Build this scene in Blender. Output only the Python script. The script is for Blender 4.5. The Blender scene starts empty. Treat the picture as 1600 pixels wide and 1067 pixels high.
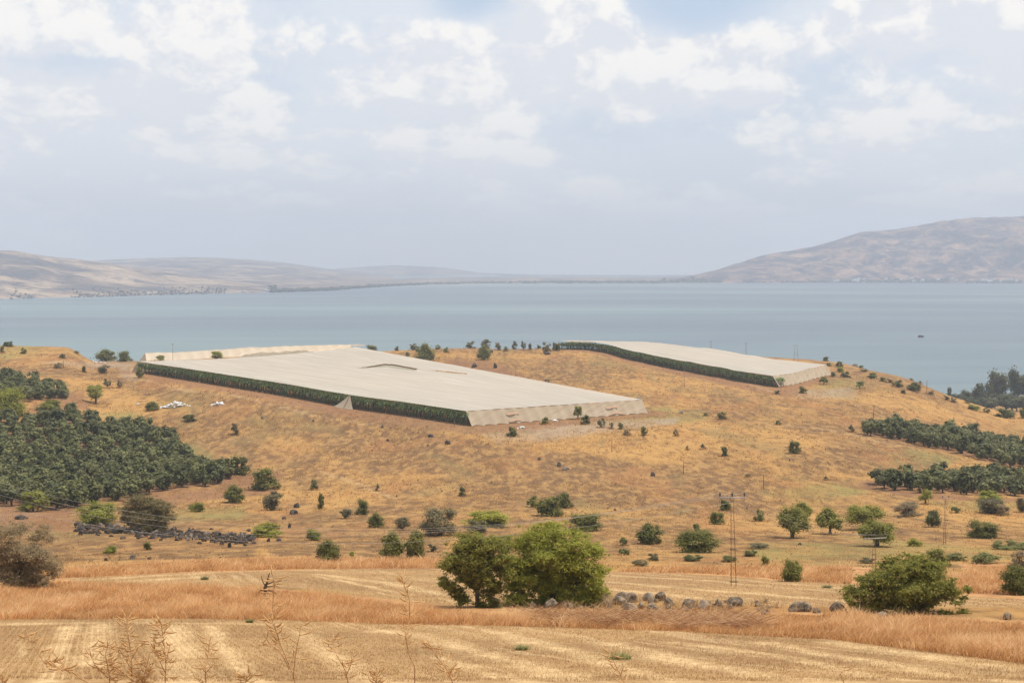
import bpy, math, random
import numpy as np
from mathutils import Vector
R = math.radians
rng = np.random.default_rng(7)
random.seed(7)
S = bpy.context.scene
C = S.collection

# ------------------------------------------------------------------ camera, light, sky
F, V0, HC = 2200.0, 410.0, 110.0            # focal length in photo pixels, eye level row, eye height over the lake
PITCH = math.atan((533.5 - V0) / F)
cam = bpy.data.cameras.new('camera'); cam_o = bpy.data.objects.new('camera', cam); C.objects.link(cam_o)
cam.sensor_width = 36; cam.lens = 36 * F / 1600; cam.clip_start = 0.5; cam.clip_end = 60000
cam_o.location = (0, 0, HC); cam_o.rotation_euler = (math.pi/2 - PITCH, 0, 0)
S.camera = cam_o
S.view_settings.view_transform = 'Standard'; S.view_settings.look = 'None'
S.view_settings.gamma = 1; S.view_settings.exposure = 0.08
S.cycles.use_denoising = True
S.cycles.max_bounces = 8; S.cycles.transparent_max_bounces = 12; S.cycles.volume_bounces = 0

SUN = Vector((0.36, 0.06, 0.93)).normalized()
sl = bpy.data.lights.new('sun', 'SUN'); so = bpy.data.objects.new('sun', sl); C.objects.link(so)
sl.energy = 4.2; sl.angle = R(0.5); sl.color = (1.0, 0.94, 0.85)
so.rotation_euler = SUN.to_track_quat('Z', 'Y').to_euler()

class NT:
    """tiny node-tree writer"""
    def __init__(s, tree): s.t = tree; s.t.nodes.clear()
    def n(s, typ, props=None, **ins):
        nd = s.t.nodes.new(typ)
        for k, v in (props or {}).items(): setattr(nd, k, v)
        for k, v in ins.items():
            key = k.replace('_', ' ') if not k.startswith('i') or not k[1:].isdigit() else int(k[1:])
            s.set(nd.inputs[key], v)
        return nd
    def set(s, sock, v):
        if hasattr(v, 'is_output') or isinstance(v, bpy.types.NodeSocket): s.t.links.new(v, sock)
        elif isinstance(v, bpy.types.Node): s.t.links.new(v.outputs[0], sock)
        else:
            if isinstance(v, tuple) and len(v) == 3 and sock.type == 'RGBA': v = v + (1,)
            sock.default_value = v
    def m(s, op, a, b=0.0, c=0.0, clamp=False):
        nd = s.t.nodes.new('ShaderNodeMath'); nd.operation = op; nd.use_clamp = clamp
        s.set(nd.inputs[0], a); s.set(nd.inputs[1], b); s.set(nd.inputs[2], c); return nd.outputs[0]
    def mix(s, fac, a, b, blend='MIX'):
        nd = s.t.nodes.new('ShaderNodeMix'); nd.data_type = 'RGBA'; nd.blend_type = blend
        s.set(nd.inputs[0], fac); s.set(nd.inputs[6], a); s.set(nd.inputs[7], b); return nd.outputs[2]
    def ramp(s, x, lo, hi, a=0.0, b=1.0, smooth=True):
        nd = s.t.nodes.new('ShaderNodeMapRange'); nd.interpolation_type = 'SMOOTHSTEP' if smooth else 'LINEAR'
        s.set(nd.inputs[0], x); s.set(nd.inputs[1], lo); s.set(nd.inputs[2], hi); s.set(nd.inputs[3], a); s.set(nd.inputs[4], b)
        return nd.outputs[0]
    def noise(s, vec, scale, detail=4, rough=0.55, dist=0.0):
        nd = s.t.nodes.new('ShaderNodeTexNoise'); s.set(nd.inputs['Vector'], vec)
        nd.inputs['Scale'].default_value = scale; nd.inputs['Detail'].default_value = detail
        nd.inputs['Roughness'].default_value = rough; nd.inputs['Distortion'].default_value = dist
        return nd.outputs[0]
    def mapping(s, vec, loc=(0,0,0), rot=(0,0,0), sc=(1,1,1)):
        nd = s.t.nodes.new('ShaderNodeMapping'); s.set(nd.inputs[0], vec)
        nd.inputs[1].default_value = loc; nd.inputs[2].default_value = rot; nd.inputs[3].default_value = sc
        return nd.outputs[0]

w = bpy.data.worlds.new('World'); S.world = w; w.use_nodes = True
w.cycles.sampling_method = 'MANUAL'; w.cycles.sample_map_resolution = 512
W = NT(w.node_tree)
sky = W.n('ShaderNodeTexSky'); sky.sky_type = 'NISHITA'; sky.sun_disc = False
sky.sun_elevation = math.asin(SUN.z); sky.sun_rotation = math.atan2(SUN.x, SUN.y)
sky.air_density = 1.0; sky.dust_density = 2.0; sky.ozone_density = 1.0; sky.altitude = 0
tc = W.n('ShaderNodeTexCoord')
sep = W.n('ShaderNodeSeparateXYZ', Vector=tc.outputs['Generated'])
az = W.m('ARCTAN2', sep.outputs[0], sep.outputs[1])
el = W.m('ARCSINE', sep.outputs[2])
elc = W.m('MAXIMUM', el, 0.0)
le = W.m('LOGARITHM', W.m('ADD', elc, 0.07), math.e)          # cloud layers pile up towards the horizon
vec = W.n('ShaderNodeCombineXYZ', X=W.m('MULTIPLY', az, 9.0), Y=W.m('MULTIPLY', le, 2.7), Z=0.37)
def puff(v, sc, det):
    nd = W.n('ShaderNodeTexVoronoi', {'feature': 'F1', 'voronoi_dimensions': '2D'}, Vector=v)
    nd.inputs['Scale'].default_value = sc
    nd.inputs['Detail'].default_value = det; nd.inputs['Roughness'].default_value = .55; nd.inputs['Lacunarity'].default_value = 2.3
    return nd.outputs['Distance']
wrp = W.n('ShaderNodeTexNoise', Vector=vec); wrp.inputs['Scale'].default_value = 2.5; wrp.inputs['Detail'].default_value = 4
warped = W.n('ShaderNodeVectorMath', {'operation': 'MULTIPLY_ADD'}, i0=wrp.outputs['Color'], i1=(.22, .22, 0), i2=vec).outputs[0]
def dens(v):
    b = W.noise(v, 0.32, 3, 0.5)
    p = puff(v, 0.92, 4.5)
    f = W.noise(v, 1.8, 9, 0.62)
    return W.m('ADD', W.m('ADD', W.m('MULTIPLY', b, 0.85), W.m('MULTIPLY', W.m('SUBTRACT', .62, p), 0.42)), W.m('MULTIPLY', W.m('SUBTRACT', f, .5), .30))
def px_az(u): return math.atan((u - 800) / F)
def px_el(v): return math.atan((V0 - v) / F)
bias = 0.0
# cover to add or take away: (photo column, row, half width, half height, amount) turned into sky directions
for (u, v, wu, wv, amt) in [(240,170,300,45,.20),(300,70,330,45,.12),(620,110,230,60,.10),(860,40,110,40,.16),(1040,105,130,38,.20),
                            (1420,60,260,60,.20),(1190,155,80,30,.12),(800,165,120,35,.10),(560,240,300,22,.08),
                            (1090,18,150,50,-.38),(110,112,150,24,-.20),(735,12,70,34,-.34),(985,215,130,60,-.16),(900,200,60,30,-.08),(960,300,200,60,-.06),(560,20,60,30,-.03)]:
    dx = W.m('DIVIDE', W.m('SUBTRACT', az, px_az(u)), wu / F)
    dy = W.m('DIVIDE', W.m('SUBTRACT', el, px_el(v)), wv / F)
    r2 = W.m('ADD', W.m('MULTIPLY', dx, dx), W.m('MULTIPLY', dy, dy))
    bias = W.m('ADD', bias, W.m('MULTIPLY', W.m('EXPONENT', W.m('MULTIPLY', r2, -1.0)), amt))
d0 = W.m('ADD', dens(warped), bias)
off = W.n('ShaderNodeVectorMath', {'operation': 'ADD'}, i0=warped, i1=(0.07, 0.20, 0))
d1 = W.m('ADD', dens(off.outputs[0]), bias)
cover = W.ramp(d0, 0.15, 0.35)
high = W.ramp(el, 0.25, 0.75)                                  # the open sky overhead carries fewer clouds
cover = W.m('MULTIPLY', cover, W.m('SUBTRACT', 1.0, W.m('MULTIPLY', high, 0.75)))
lit = W.ramp(W.m('SUBTRACT', d0, d1), -0.07, 0.12)
ccol = W.mix(lit, (7.9, 7.95, 8.35), (11.2, 10.6, 9.7))
blue = W.mix(0.6, sky.outputs[0], (5.6, 7.3, 9.6))
thin = W.ramp(W.noise(W.mapping(vec, loc=(4,2,0)), 0.8, 5, .6), .35, .62, .2, .65)       # thin high veil between the heaps
blue = W.mix(W.m('MULTIPLY', thin, W.ramp(bias, -.34, -.02)), blue, (8.9, 8.95, 9.1))
col = W.mix(W.m('MULTIPLY', cover, 0.90), blue, ccol)
veil = W.m('EXPONENT', W.m('MULTIPLY', elc, -11.0))
col = W.mix(W.m('MULTIPLY', veil, 0.85), col, (9.9, 9.75, 9.6))
bg = W.n('ShaderNodeBackground', Color=col, Strength=0.1)
W.n('ShaderNodeOutputWorld', Surface=bg)

# ------------------------------------------------------------------ mesh helpers
def tag(o, label=None, cat=None, group=None, kind=None):
    if label: o['label'] = label
    if cat: o['category'] = cat
    if group: o['group'] = group
    if kind: o['kind'] = kind
    return o
def mesh_np(name, V, faces, mat=None, smooth=False, attrs=None):
    """faces: one (n,k) int array, or a list of such arrays"""
    me = bpy.data.meshes.new(name)
    if not isinstance(faces, list): faces = [faces]
    faces = [np.asarray(f, dtype=np.int32) for f in faces if len(f)]
    V = np.asarray(V, dtype=np.float32)
    me.vertices.add(len(V)); me.vertices.foreach_set('co', V.ravel())
    tot = np.concatenate([np.full(len(f), f.shape[1], np.int32) for f in faces])
    idx = np.concatenate([f.ravel() for f in faces])
    st = np.concatenate([[0], np.cumsum(tot)[:-1]]).astype(np.int32)
    me.loops.add(len(idx)); me.loops.foreach_set('vertex_index', idx)
    me.polygons.add(len(tot)); me.polygons.foreach_set('loop_start', st); me.polygons.foreach_set('loop_total', tot)
    if smooth: me.polygons.foreach_set('use_smooth', np.ones(len(tot), bool))
    for k, (dom, a) in (attrs or {}).items():
        at = me.attributes.new(k, 'FLOAT', dom); at.data.foreach_set('value', np.asarray(a, np.float32))
    if mat: me.materials.append(mat)
    me.update(calc_edges=True); me.validate()
    return me
def link(name, me, parent=None, loc=None):
    o = bpy.data.objects.new(name, me); C.objects.link(o)
    if parent: o.parent = parent
    if loc is not None: o.location = loc
    return o
def empty(name, loc, rz=0.0, sc=(1,1,1)):
    o = bpy.data.objects.new(name, None); C.objects.link(o)
    o.location = loc; o.rotation_euler = (0, 0, rz); o.scale = sc; o.empty_display_size = 0.5
    return o
class MB:
    """collects tubes, boxes and quads into one mesh"""
    def __init__(s): s.V = []; s.Q = []; s.T = []; s.n = 0
    def add(s, V, Q=None, T=None):
        V = np.asarray(V, float); s.V.append(V)
        if Q is not None and len(Q): s.Q.append(np.asarray(Q) + s.n)
        if T is not None and len(T): s.T.append(np.asarray(T) + s.n)
        s.n += len(V)
    def tube(s, P, r, k=6):
        P = np.asarray(P, float); n = len(P); r = np.broadcast_to(r, (n,))
        T = np.gradient(P, axis=0); T /= np.linalg.norm(T, axis=1)[:, None] + 1e-9
        ref = np.where(np.abs(T[:, 2:3]) > 0.9, [[1., 0, 0]], [[0, 0, 1.]])
        A = np.cross(T, ref); A /= np.linalg.norm(A, axis=1)[:, None]; B = np.cross(T, A)
        an = np.linspace(0, 2*np.pi, k, endpoint=False)
        V = P[:, None] + r[:, None, None]*(np.cos(an)[None, :, None]*A[:, None] + np.sin(an)[None, :, None]*B[:, None])
        i = np.arange(n-1)[:, None]*k + np.arange(k)[None]; j = np.arange(n-1)[:, None]*k + (np.arange(k)[None]+1) % k
        Q = np.stack([i, j, j+k, i+k], -1).reshape(-1, 4)
        T0 = [[0, q+1, q] for q in range(1, k-1)]; b = (n-1)*k; T1 = [[b, b+q, b+q+1] for q in range(1, k-1)]
        s.add(V.reshape(-1, 3), Q, T0 + T1)
    def box(s, c, h, rz=0.0):
        c = np.asarray(c, float); v = np.array([[x, y, z] for x in (-1, 1) for y in (-1, 1) for z in (-1, 1)], float)*np.asarray(h)
        cs, sn = math.cos(rz), math.sin(rz); v = v @ np.array([[cs, sn, 0], [-sn, cs, 0], [0, 0, 1.]])
        s.add(v + c, [[0,1,3,2],[4,6,7,5],[0,4,5,1],[2,3,7,6],[0,2,6,4],[1,5,7,3]])
    def mesh(s, name, mat, smooth=False):
        f = []
        if s.Q: f.append(np.concatenate(s.Q))
        if s.T: f.append(np.concatenate(s.T))
        return mesh_np(name, np.concatenate(s.V), f, mat, smooth)

def pchip(x, y, xq):
    """monotone cubic; y may be (n,m)"""
    x = np.asarray(x, float); y = np.asarray(y, float); one = y.ndim == 1
    if one: y = y[:, None]
    h = np.diff(x)[:, None]; dl = np.diff(y, axis=0)/h; d = np.zeros_like(y)
    w1 = 2*h[1:]+h[:-1]; w2 = h[1:]+2*h[:-1]; a, b = dl[:-1], dl[1:]; ok = a*b > 0
    den = w1/np.where(ok, a, 1)+w2/np.where(ok, b, 1)
    d[1:-1] = np.where(ok, (w1+w2)/np.where(den == 0, 1, den), 0); d[0] = dl[0]; d[-1] = dl[-1]
    q = np.clip(xq, x[0], x[-1]); i = np.clip(np.searchsorted(x, q)-1, 0, len(x)-2)
    t = ((q-x[i])/h[i, 0])[:, None]; hh = h[i]
    r = (2*t**3-3*t**2+1)*y[i]+(t**3-2*t**2+t)*hh*d[i]+(-2*t**3+3*t**2)*y[i+1]+(t**3-t**2)*hh*d[i+1]
    return r[:, 0] if one else r
def vnoise(X, Y, sc, seed=0, oct=4, rough=0.5):
    """value noise in [-1,1]"""
    out = np.zeros(np.broadcast(X, Y).shape); amp = 1; tot = 0
    for o in range(oct):
        x = X/sc*2**o + seed*13.7+o*5.1; y = Y/sc*2**o + seed*7.3+o*3.7
        xi = np.floor(x).astype(np.int64); yi = np.floor(y).astype(np.int64); fx = x-xi; fy = y-yi
        fx = fx*fx*(3-2*fx); fy = fy*fy*(3-2*fy)
        def h(a, b):
            k = (a*374761393 + b*668265263 + (seed+o)*974634777) & 0xffffffff
            k = ((k ^ (k >> 13))*1274126177) & 0xffffffff
            return ((k ^ (k >> 16)) & 0xffff)/32767.5-1
        out += amp*((h(xi, yi)*(1-fx)+h(xi+1, yi)*fx)*(1-fy)+(h(xi, yi+1)*(1-fx)+h(xi+1, yi+1)*fx)*fy)
        tot += amp; amp *= rough
    return out/tot

# ------------------------------------------------------------------ terrain
CP, SP = math.cos(PITCH), math.sin(PITCH)
def ray(u, v):
    cx = (np.asarray(u, float)-800)/F; cy = -(np.asarray(v, float)-533.5)/F
    dy = CP + cy*SP; dz = -SP + cy*CP
    return cx/dy, dz/dy                       # X/Y and Z/Y of the sight line
def project(X, Y, Z):
    Z = Z-HC; zc = Y*CP - Z*SP; yc = Y*SP + Z*CP
    zc = np.where(zc < 0.1, 0.1, zc)
    return 800+F*X/zc, 533.5-F*yc/zc
DT = [40, 60, 78, 100,130,160,200,250,310,380,440,500,560,620,690,760,850,950,1100,1300,1600,2400]
near = [1065,1000,958,923,896,876,852,820]
nl   = [1065,1000,956,918,890,868,846,818]
tail = [606,580,540]
VT = {-500: nl+[775,705,640,590,560,545,538,540,550,564,585]+tail,
  0:   nl+[780,722,655,603,570,549,541,543,553,566,585]+tail,
  100: nl+[782,726,660,611,577,553,543,546,556,568,586]+tail,
  150: nl+[783,728,668,622,592,574,566,565,568,575,588]+tail,
  200: nl+[784,730,672,626,593,573,568,565,567,575,588]+tail,
  400: nl+[784,733,675,613,589,575,566,558,556,560,580]+tail,
  600: near+[782,728,680,632,602,584,566,555,549,552,572]+tail,
  700: near+[781,722,667,638,610,585,561,546,545,552,570]+tail,
  800: near+[780,718,668,639,612,587,562,547,546,551,567]+tail,
  900: near+[779,716,668,642,616,588,562,546,544,547,565]+tail,
  1000:near+[778,718,672,646,618,591,567,553,547,546,562]+tail,
  1200:near+[776,716,680,650,622,600,582,569,560,558,570]+tail,
  1300:near+[776,718,682,654,628,604,586,573,565,568,586]+tail,
  1400:near[:7]+[815,776,722,688,660,632,607,590,586,596,612,618]+tail,
  1500:near[:7]+[816,778,732,696,669,646,630,624,628,640,638,624]+tail,
  1600:near[:7]+[818,782,742,707,682,661,651,648,650,650,642,624]+tail,
  2100:near[:7]+[822,790,750,715,690,672,662,658,655,650,640,626]+tail}
cu = sorted(VT); ca = np.array([(u-800)/F for u in cu])
YR = np.concatenate([np.linspace(-40, 34, 40, endpoint=False), np.geomspace(34, 2400, 620)])
AG = np.concatenate([np.linspace(-0.8, -0.42, 70, endpoint=False), np.linspace(-0.42, 0.42, 760, endpoint=False), np.linspace(0.42, 0.8, 71)])
ecol = np.array([ray(800, np.array(VT[u]))[1] for u in cu])            # (cols, D)
fine = pchip(np.log(DT), ecol.T, np.log(np.clip(YR, 40, 2400)))        # (rows, cols)
OFF = 12.0                                                              # rows fan out from a point behind the camera
X = AG[None]*(YR[:, None]+OFF); X[YR < 0] = AG[None]*OFF + (X[YR < 0]-AG[None]*OFF)*0.0
X = AG[None]*(np.maximum(YR, 20)[:, None]+OFF)
Yg = np.broadcast_to(YR[:, None], X.shape)
Z = np.empty_like(X)
for i, y in enumerate(YR):
    a = X[i]/max(y, 40)
    Z[i] = HC + max(y, 40)*pchip(ca, fine[i], a)
zn = HC + pchip([-90, -40, -5, 0, 8, 20, 40], [8, 3.5, -1.2, -1.75, -3.6, -6.9, -11.95], YR)
Z[YR < 40] = zn[YR < 40][:, None]
amp = np.clip((Yg-70)/250, 0.0, 1.0)
Z += amp*(0.9*vnoise(X, Yg, 45, 3, 3)+0.45*vnoise(X, Yg*.6, 11, 5, 4)) + 0.05*np.clip((Yg-5)/30, 0, 1)*vnoise(X, Yg, 2.2, 9, 2)
def pad(cn, fall):
    global Z
    z4 = []
    for (u, d) in cn:
        i = int(np.searchsorted(YR, d)); a = (u-800)/F*1.004*d/(YR[i]+OFF); j = int(np.searchsorted(AG, a)); z4.append(Z[max(0, i-3):i+4, max(0, j-12):j+13].mean())
    P = np.array([[(u-800)/F*1.004*d, d] for u, d in cn]); 
    sS = np.full(X.shape, .5); tT = np.full(X.shape, .5); A, B, D, E = P          # bilinear position inside the four corners
    for _ in range(12):
        fx = (1-tT)*((1-sS)*A[0]+sS*B[0])+tT*((1-sS)*E[0]+sS*D[0])-X; fy = (1-tT)*((1-sS)*A[1]+sS*B[1])+tT*((1-sS)*E[1]+sS*D[1])-Yg
        ax = (1-tT)*(B[0]-A[0])+tT*(D[0]-E[0]); ay = (1-tT)*(B[1]-A[1])+tT*(D[1]-E[1]); bx = (1-sS)*(E[0]-A[0])+sS*(D[0]-B[0]); by = (1-sS)*(E[1]-A[1])+sS*(D[1]-B[1])
        det = ax*by-ay*bx; det = np.where(np.abs(det) < 1e-6, 1e-6, det)
        sS = np.clip(sS-(fx*by-fy*bx)/det, -.3, 1.3); tT = np.clip(tT-(ax*fy-ay*fx)/det, -.3, 1.3)
    T_ = (1-tT)*((1-sS)*z4[0]+sS*z4[1])+tT*((1-sS)*z4[3]+sS*z4[2])
    T_ -= 1.5*4*np.clip(tT*(1-tT), 0, 1)*np.clip(1-sS, 0, 1)**2 + .5*np.exp(-((sS-.70)/.13)**2)*np.clip(1-tT, 0, 1)**3
    ins = inpoly(X, Yg, [tuple(p) for p in P]); dist = np.full(X.shape, 1e9)
    for k in range(4):
        p0, p1 = P[k], P[(k+1) % 4]; e = p1-p0; t = np.clip(((X-p0[0])*e[0]+(Yg-p0[1])*e[1])/(e@e), 0, 1); dist = np.minimum(dist, np.hypot(X-p0[0]-t*e[0], Yg-p0[1]-t*e[1]))
    w_ = np.where(ins, 1.0, np.exp(-(dist/fall)**2)); Z = Z*(1-w_)+T_*w_
def inpoly(U, V, poly):
    r = np.zeros(np.shape(U), bool); n = len(poly)
    for k in range(n):
        x0, y0 = poly[k]; x1, y1 = poly[(k+1) % n]
        r ^= ((y0 > V) != (y1 > V)) & (U < (x1-x0)*(V-y0)/((y1-y0) if y1 != y0 else 1e-9)+x0)
    return r
pad([(216,585),(728,448),(1003,500),(556,770)], 14)
def gz(x, y):
    x = np.asarray(x, float); y = np.asarray(y, float)
    i = np.clip(np.searchsorted(YR, y)-1, 0, len(YR)-2); t = np.clip((y-YR[i])/(YR[i+1]-YR[i]), 0, 1)
    def row(k):
        a = x/(np.maximum(YR[k], 20)+OFF); j = np.clip(np.searchsorted(AG, a)-1, 0, len(AG)-2)
        s = np.clip((a-AG[j])/(AG[j+1]-AG[j]), 0, 1); return Z[k, j]*(1-s)+Z[k, j+1]*s
    return row(i)*(1-t)+row(i+1)*t
DQ = np.geomspace(36, 1150, 900)
def hit(u, v, dmin=36, dmax=1150):
    """ground point seen at a photo pixel"""
    a, e = ray(u, v); d = DQ[(DQ >= dmin) & (DQ <= dmax)]
    g = (gz(a*d, d)-HC)/d; k = np.nonzero(g >= e)[0]
    i = k[0] if len(k) else int(np.argmax(g))
    y = d[i]
    if len(k) and i > 0 and g[i] != g[i-1]:
        y = d[i-1]+(d[i]-d[i-1])*(e-g[i-1])/(g[i]-g[i-1])
    x = a*y
    return np.array([x, y, float(gz(x, y))])
def at(u, d):
    x = (u-800)/F*d*1.004; return np.array([x, d, float(gz(x, d))])

PU, PV = project(X, Yg, Z)
def inpoly(U, V, poly):
    r = np.zeros(np.shape(U), bool); n = len(poly)
    for k in range(n):
        x0, y0 = poly[k]; x1, y1 = poly[(k+1) % n]
        c = ((y0 > V) != (y1 > V)); 
        r ^= c & (U < (x1-x0)*(V-y0)/((y1-y0) if y1 != y0 else 1e-9)+x0)
    return r
def blur(m, k=1):
    for _ in range(k):
        p = np.pad(m, 1, mode='edge')
        m = (p[:-2, 1:-1]+p[2:, 1:-1]+p[1:-1, :-2]+p[1:-1, 2:]+2*m)/6
    return m
jn = 5*vnoise(X, Yg, 6, 21, 3)*np.clip(Yg/200, .25, 1); jv = jn*0.35
def mask(polys, dlim=(0, 1200), k=3):
    m = np.zeros(X.shape)
    for p in polys: m = np.maximum(m, inpoly(PU+jn, PV+jv, p).astype(float))
    m *= (Yg > dlim[0]) & (Yg < dlim[1]); return blur(m, k)
FIELD_NEAR = [(-900,968),(0,968),(100,967),(300,966),(450,969),(620,975),(800,977),(900,980),(1050,985),(1200,993),(1300,998),(1400,1011),(1500,1023),(1600,1036),(2300,1060),(2300,1500),(-900,1500)]
FIELD_FAR = [(100,903),(300,894),(500,889),(700,887),(950,893),(1100,898),(1200,905),(1330,914),(1420,925),(1620,938),(1620,948),(1400,947),(1200,946),(1000,940),(800,948),(690,944),(600,934),(520,921),(400,914),(250,914),(130,910)]
FIELD_FAR2 = [(1200,892),(1260,890),(1330,893),(1330,896),(1250,895)]
L_MAIN = [(-140,652),(40,660),(110,646),(170,667),(205,666),(240,679),(268,692),(292,712),(332,732),(368,749),(366,755),(300,763),(240,773),(185,783),(90,797),(0,792),(-140,790)]
L_UP = [(-140,588),(22,590),(62,604),(112,612),(110,624),(40,628),(-140,618)]
R_UP = [(1344,679),(1362,671),(1400,669),(1460,677),(1530,687),(1640,704),(1640,738),(1560,726),(1500,710),(1450,699),(1400,687),(1346,681)]
R_LOW = [(1336,757),(1356,752),(1430,752),(1500,748),(1560,748),(1640,753),(1640,772),(1540,775),(1480,770),(1400,770),(1344,762)]
m_stub = mask([FIELD_NEAR, FIELD_FAR, FIELD_FAR2], (0, 260), 2)
m_org = mask([[(-900,905),(100,905),(350,912),(560,930),(700,945),(1000,955),(1200,955),(1400,960),(1620,970),(2300,980),(2300,1060),(1600,1036),(1400,1011),(1200,993),(900,980),(620,975),(300,966),(-900,968)],
   [(60,905),(90,893),(250,876),(420,871),(560,870),(690,872),(700,890),(480,890),(300,895)], [(960,893),(1040,884),(1200,884),(1330,884),(1500,895),(1640,900),(1640,940),(1420,926),(1330,914),(1200,905),(1100,898)],
   [(1500,880),(1640,880),(1640,925),(1540,925)]], (0, 260), 3)
m_green = mask([[(845,648),(930,646),(1050,645),(1060,655),(1000,664),(900,664)], [(1290,585),(1350,600),(1330,625),(1260,612)], [(1420,700),(1500,715),(1470,735),(1380,728)],
   [(0,538),(70,541),(60,552),(0,562)], [(270,690),(330,705),(345,730),(300,720)], [(240,800),(380,790),(380,812),(260,815)], [(1170,845),(1400,850),(1400,872),(1180,875)], [(1300,835),(1480,850),(1600,862),(1600,875),(1420,868)],
   [(150,650),(200,640),(240,655),(200,665)], [(1180,770),(1330,750),(1360,770),(1250,790)], [(1440,783),(1640,780),(1640,800),(1500,798)], [(560,640),(800,668),(780,684),(640,664)],[(1040,645),(1100,640),(1110,655),(1040,665)], [(960,640),(1050,635),(1050,645),(960,648)]], (0, 1000), 6)
m_soil = mask([L_MAIN, L_UP, R_UP, R_LOW, [(215,578),(225,583),(580,645),(725,667),(1010,647),(1012,652),(740,680),(560,655),(400,622),(230,592)],
   [(330,745),(440,735),(430,770),(250,790),(240,775),(365,758)], [(1330,742),(1360,762),(1540,778),(1640,776),(1640,786),(1500,782),(1390,772)],
   [(880,548),(1000,568),(1080,580),(1206,607),(1295,577),(1302,582),(1230,620),(1180,612),(1060,585),(960,564)], [(0,775),(110,800),(110,830),(0,830)], [(30,640),(130,610),(140,640),(60,650)],
   [(690,560),(760,565),(830,590),(780,592),(700,570)]], (0, 1000), 3)
def near_line(c0, c1, lo, hi):
    p0 = np.array([(c0[0]-800)/F*1.004*c0[1], c0[1]]); p1 = np.array([(c1[0]-800)/F*1.004*c1[1], c1[1]]); e = p1-p0; t = ((X-p0[0])*e[0]+(Yg-p0[1])*e[1])/(e@e)
    dd = np.hypot(X-p0[0]-np.clip(t, 0, 1)*e[0], Yg-p0[1]-np.clip(t, 0, 1)*e[1])+1.2*vnoise(X, Yg, 6, 71, 3); return ((dd > lo) & (dd < hi)).astype(float)
m_soil = np.maximum(m_soil, blur(np.maximum.reduce([near_line((216,585),(728,448),-9,7), near_line((728,448),(1003,500),-9,9), near_line((872,770),(1207,604),-9,8), near_line((1207,604),(1291,690),-9,9)]), 1))
m_grey = mask([[(740,668),(900,660),(1060,652),(1060,662),(960,672),(840,690),(770,690)], [(185,572),(225,580),(212,596),(190,590)], [(60,566),(205,566),(210,572),(150,576)], [(1230,612),(1330,605),(1340,622),(1250,622)], [(0,800),(60,800),(60,825),(0,830)]], (0, 1000), 4)
m_dark = mask([[(480,640),(640,655),(760,695),(1000,720),(1200,755),(1180,800),(900,790),(700,740),(520,705)], [(0,800),(400,835),(400,870),(100,880),(0,880)], [(1290,700),(1400,700),(1500,725),(1400,740),(1320,738)],
   [(330,625),(480,640),(560,685),(400,665)], [(430,820),(700,840),(690,872),(420,868)], [(690,560),(800,580),(840,600),(760,585)], [(150,585),(330,610),(420,640),(250,625)], [(860,560),(960,575),(900,600),(830,585)]], (0, 1000), 14)
SWATHS = [[(110,978),(98,1000),(75,1075)],[(160,975),(152,1000),(140,1040)],[(272,978),(282,1015),(300,1075)],[(330,978),(350,1010),(405,1075)],[(470,988),(535,1035),(600,1070)],[(600,985),(662,993),(732,1015),(800,1033),(900,1056)],[(690,1027),(742,1045),(830,1066)],
   [(780,988),(900,1020),(1012,1055),(1060,1070)],[(945,1004),(1050,1030),(1150,1046),(1300,1070)],[(1050,1003),(1200,1022),(1275,1036),(1420,1062)],[(1200,1005),(1275,1020),(1400,1040),(1600,1066)],[(1305,1003),(1425,1022),(1600,1046)],[(0,975),(200,972),(430,975)],[(820,1042),(900,1060)],
   [(500,897),(600,909),(690,928)],[(530,906),(625,926)],[(130,906),(225,900),(330,894),(520,890)],[(200,908),(320,901)],[(950,898),(1100,906),(1210,917),(1330,926)],[(950,909),(1130,924),(1330,940)],[(950,920),(1100,935)],[(1150,905),(1330,920)]]
m_sw = np.zeros(X.shape); kk = (Yg > 34) & (Yg < 190); xs_, ys_ = X[kk], Yg[kk]; acc = np.zeros(len(xs_)); wj = .9*vnoise(xs_, ys_, 2.5, 61, 3)
for q, L in enumerate(SWATHS):
    pts = [hit(u, min(v, 1066))[:2] for u, v in L]
    for (p0, p1) in zip(pts[:-1], pts[1:]):
        e = p1-p0; t = np.clip(((xs_-p0[0])*e[0]+(ys_-p0[1])*e[1])/max(e@e, 1e-6), 0, 1); dd = np.hypot(xs_-p0[0]-t*e[0], ys_-p0[1]-t*e[1])
        acc = np.maximum(acc, np.clip(1.15-np.abs(dd+wj*.35)/(.55+.25*(q % 3)), 0, 1))
m_sw[kk] = acc*np.clip(.75+.6*vnoise(xs_, ys_, 1.3, 62, 3), .2, 1)
m_sw = blur(m_sw, 1)
PATHS = [[(1090,584),(1150,594),(1206,612)],[(1200,664),(1300,672),(1370,690),(1440,703)],[(225,594),(300,612),(420,632),(580,662)],[(60,568),(130,571),(205,575),(214,590)],[(500,736),(560,756),(612,778)]]
m_path = np.zeros(X.shape); kk = (Yg > 190) & (Yg < 800); xs_, ys_ = X[kk], Yg[kk]; acc = np.zeros(len(xs_)); wj = vnoise(xs_, ys_, 9, 66, 3)
for L in PATHS:
    pts = [hit(u, v)[:2] for u, v in L]
    for (p0, p1) in zip(pts[:-1], pts[1:]):
        e = p1-p0; t = np.clip(((xs_-p0[0])*e[0]+(ys_-p0[1])*e[1])/max(e@e, 1e-6), 0, 1); dd = np.hypot(xs_-p0[0]-t*e[0], ys_-p0[1]-t*e[1])
        acc = np.maximum(acc, np.clip(1.3-np.abs(dd+wj)/1.4, 0, 1))
m_path[kk] = acc
def gridfaces(nr, nc):
    i = np.arange(nr-1)[:, None]*nc+np.arange(nc-1)[None]
    return np.stack([i, i+1, i+nc+1, i+nc], -1).reshape(-1, 4)

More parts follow.
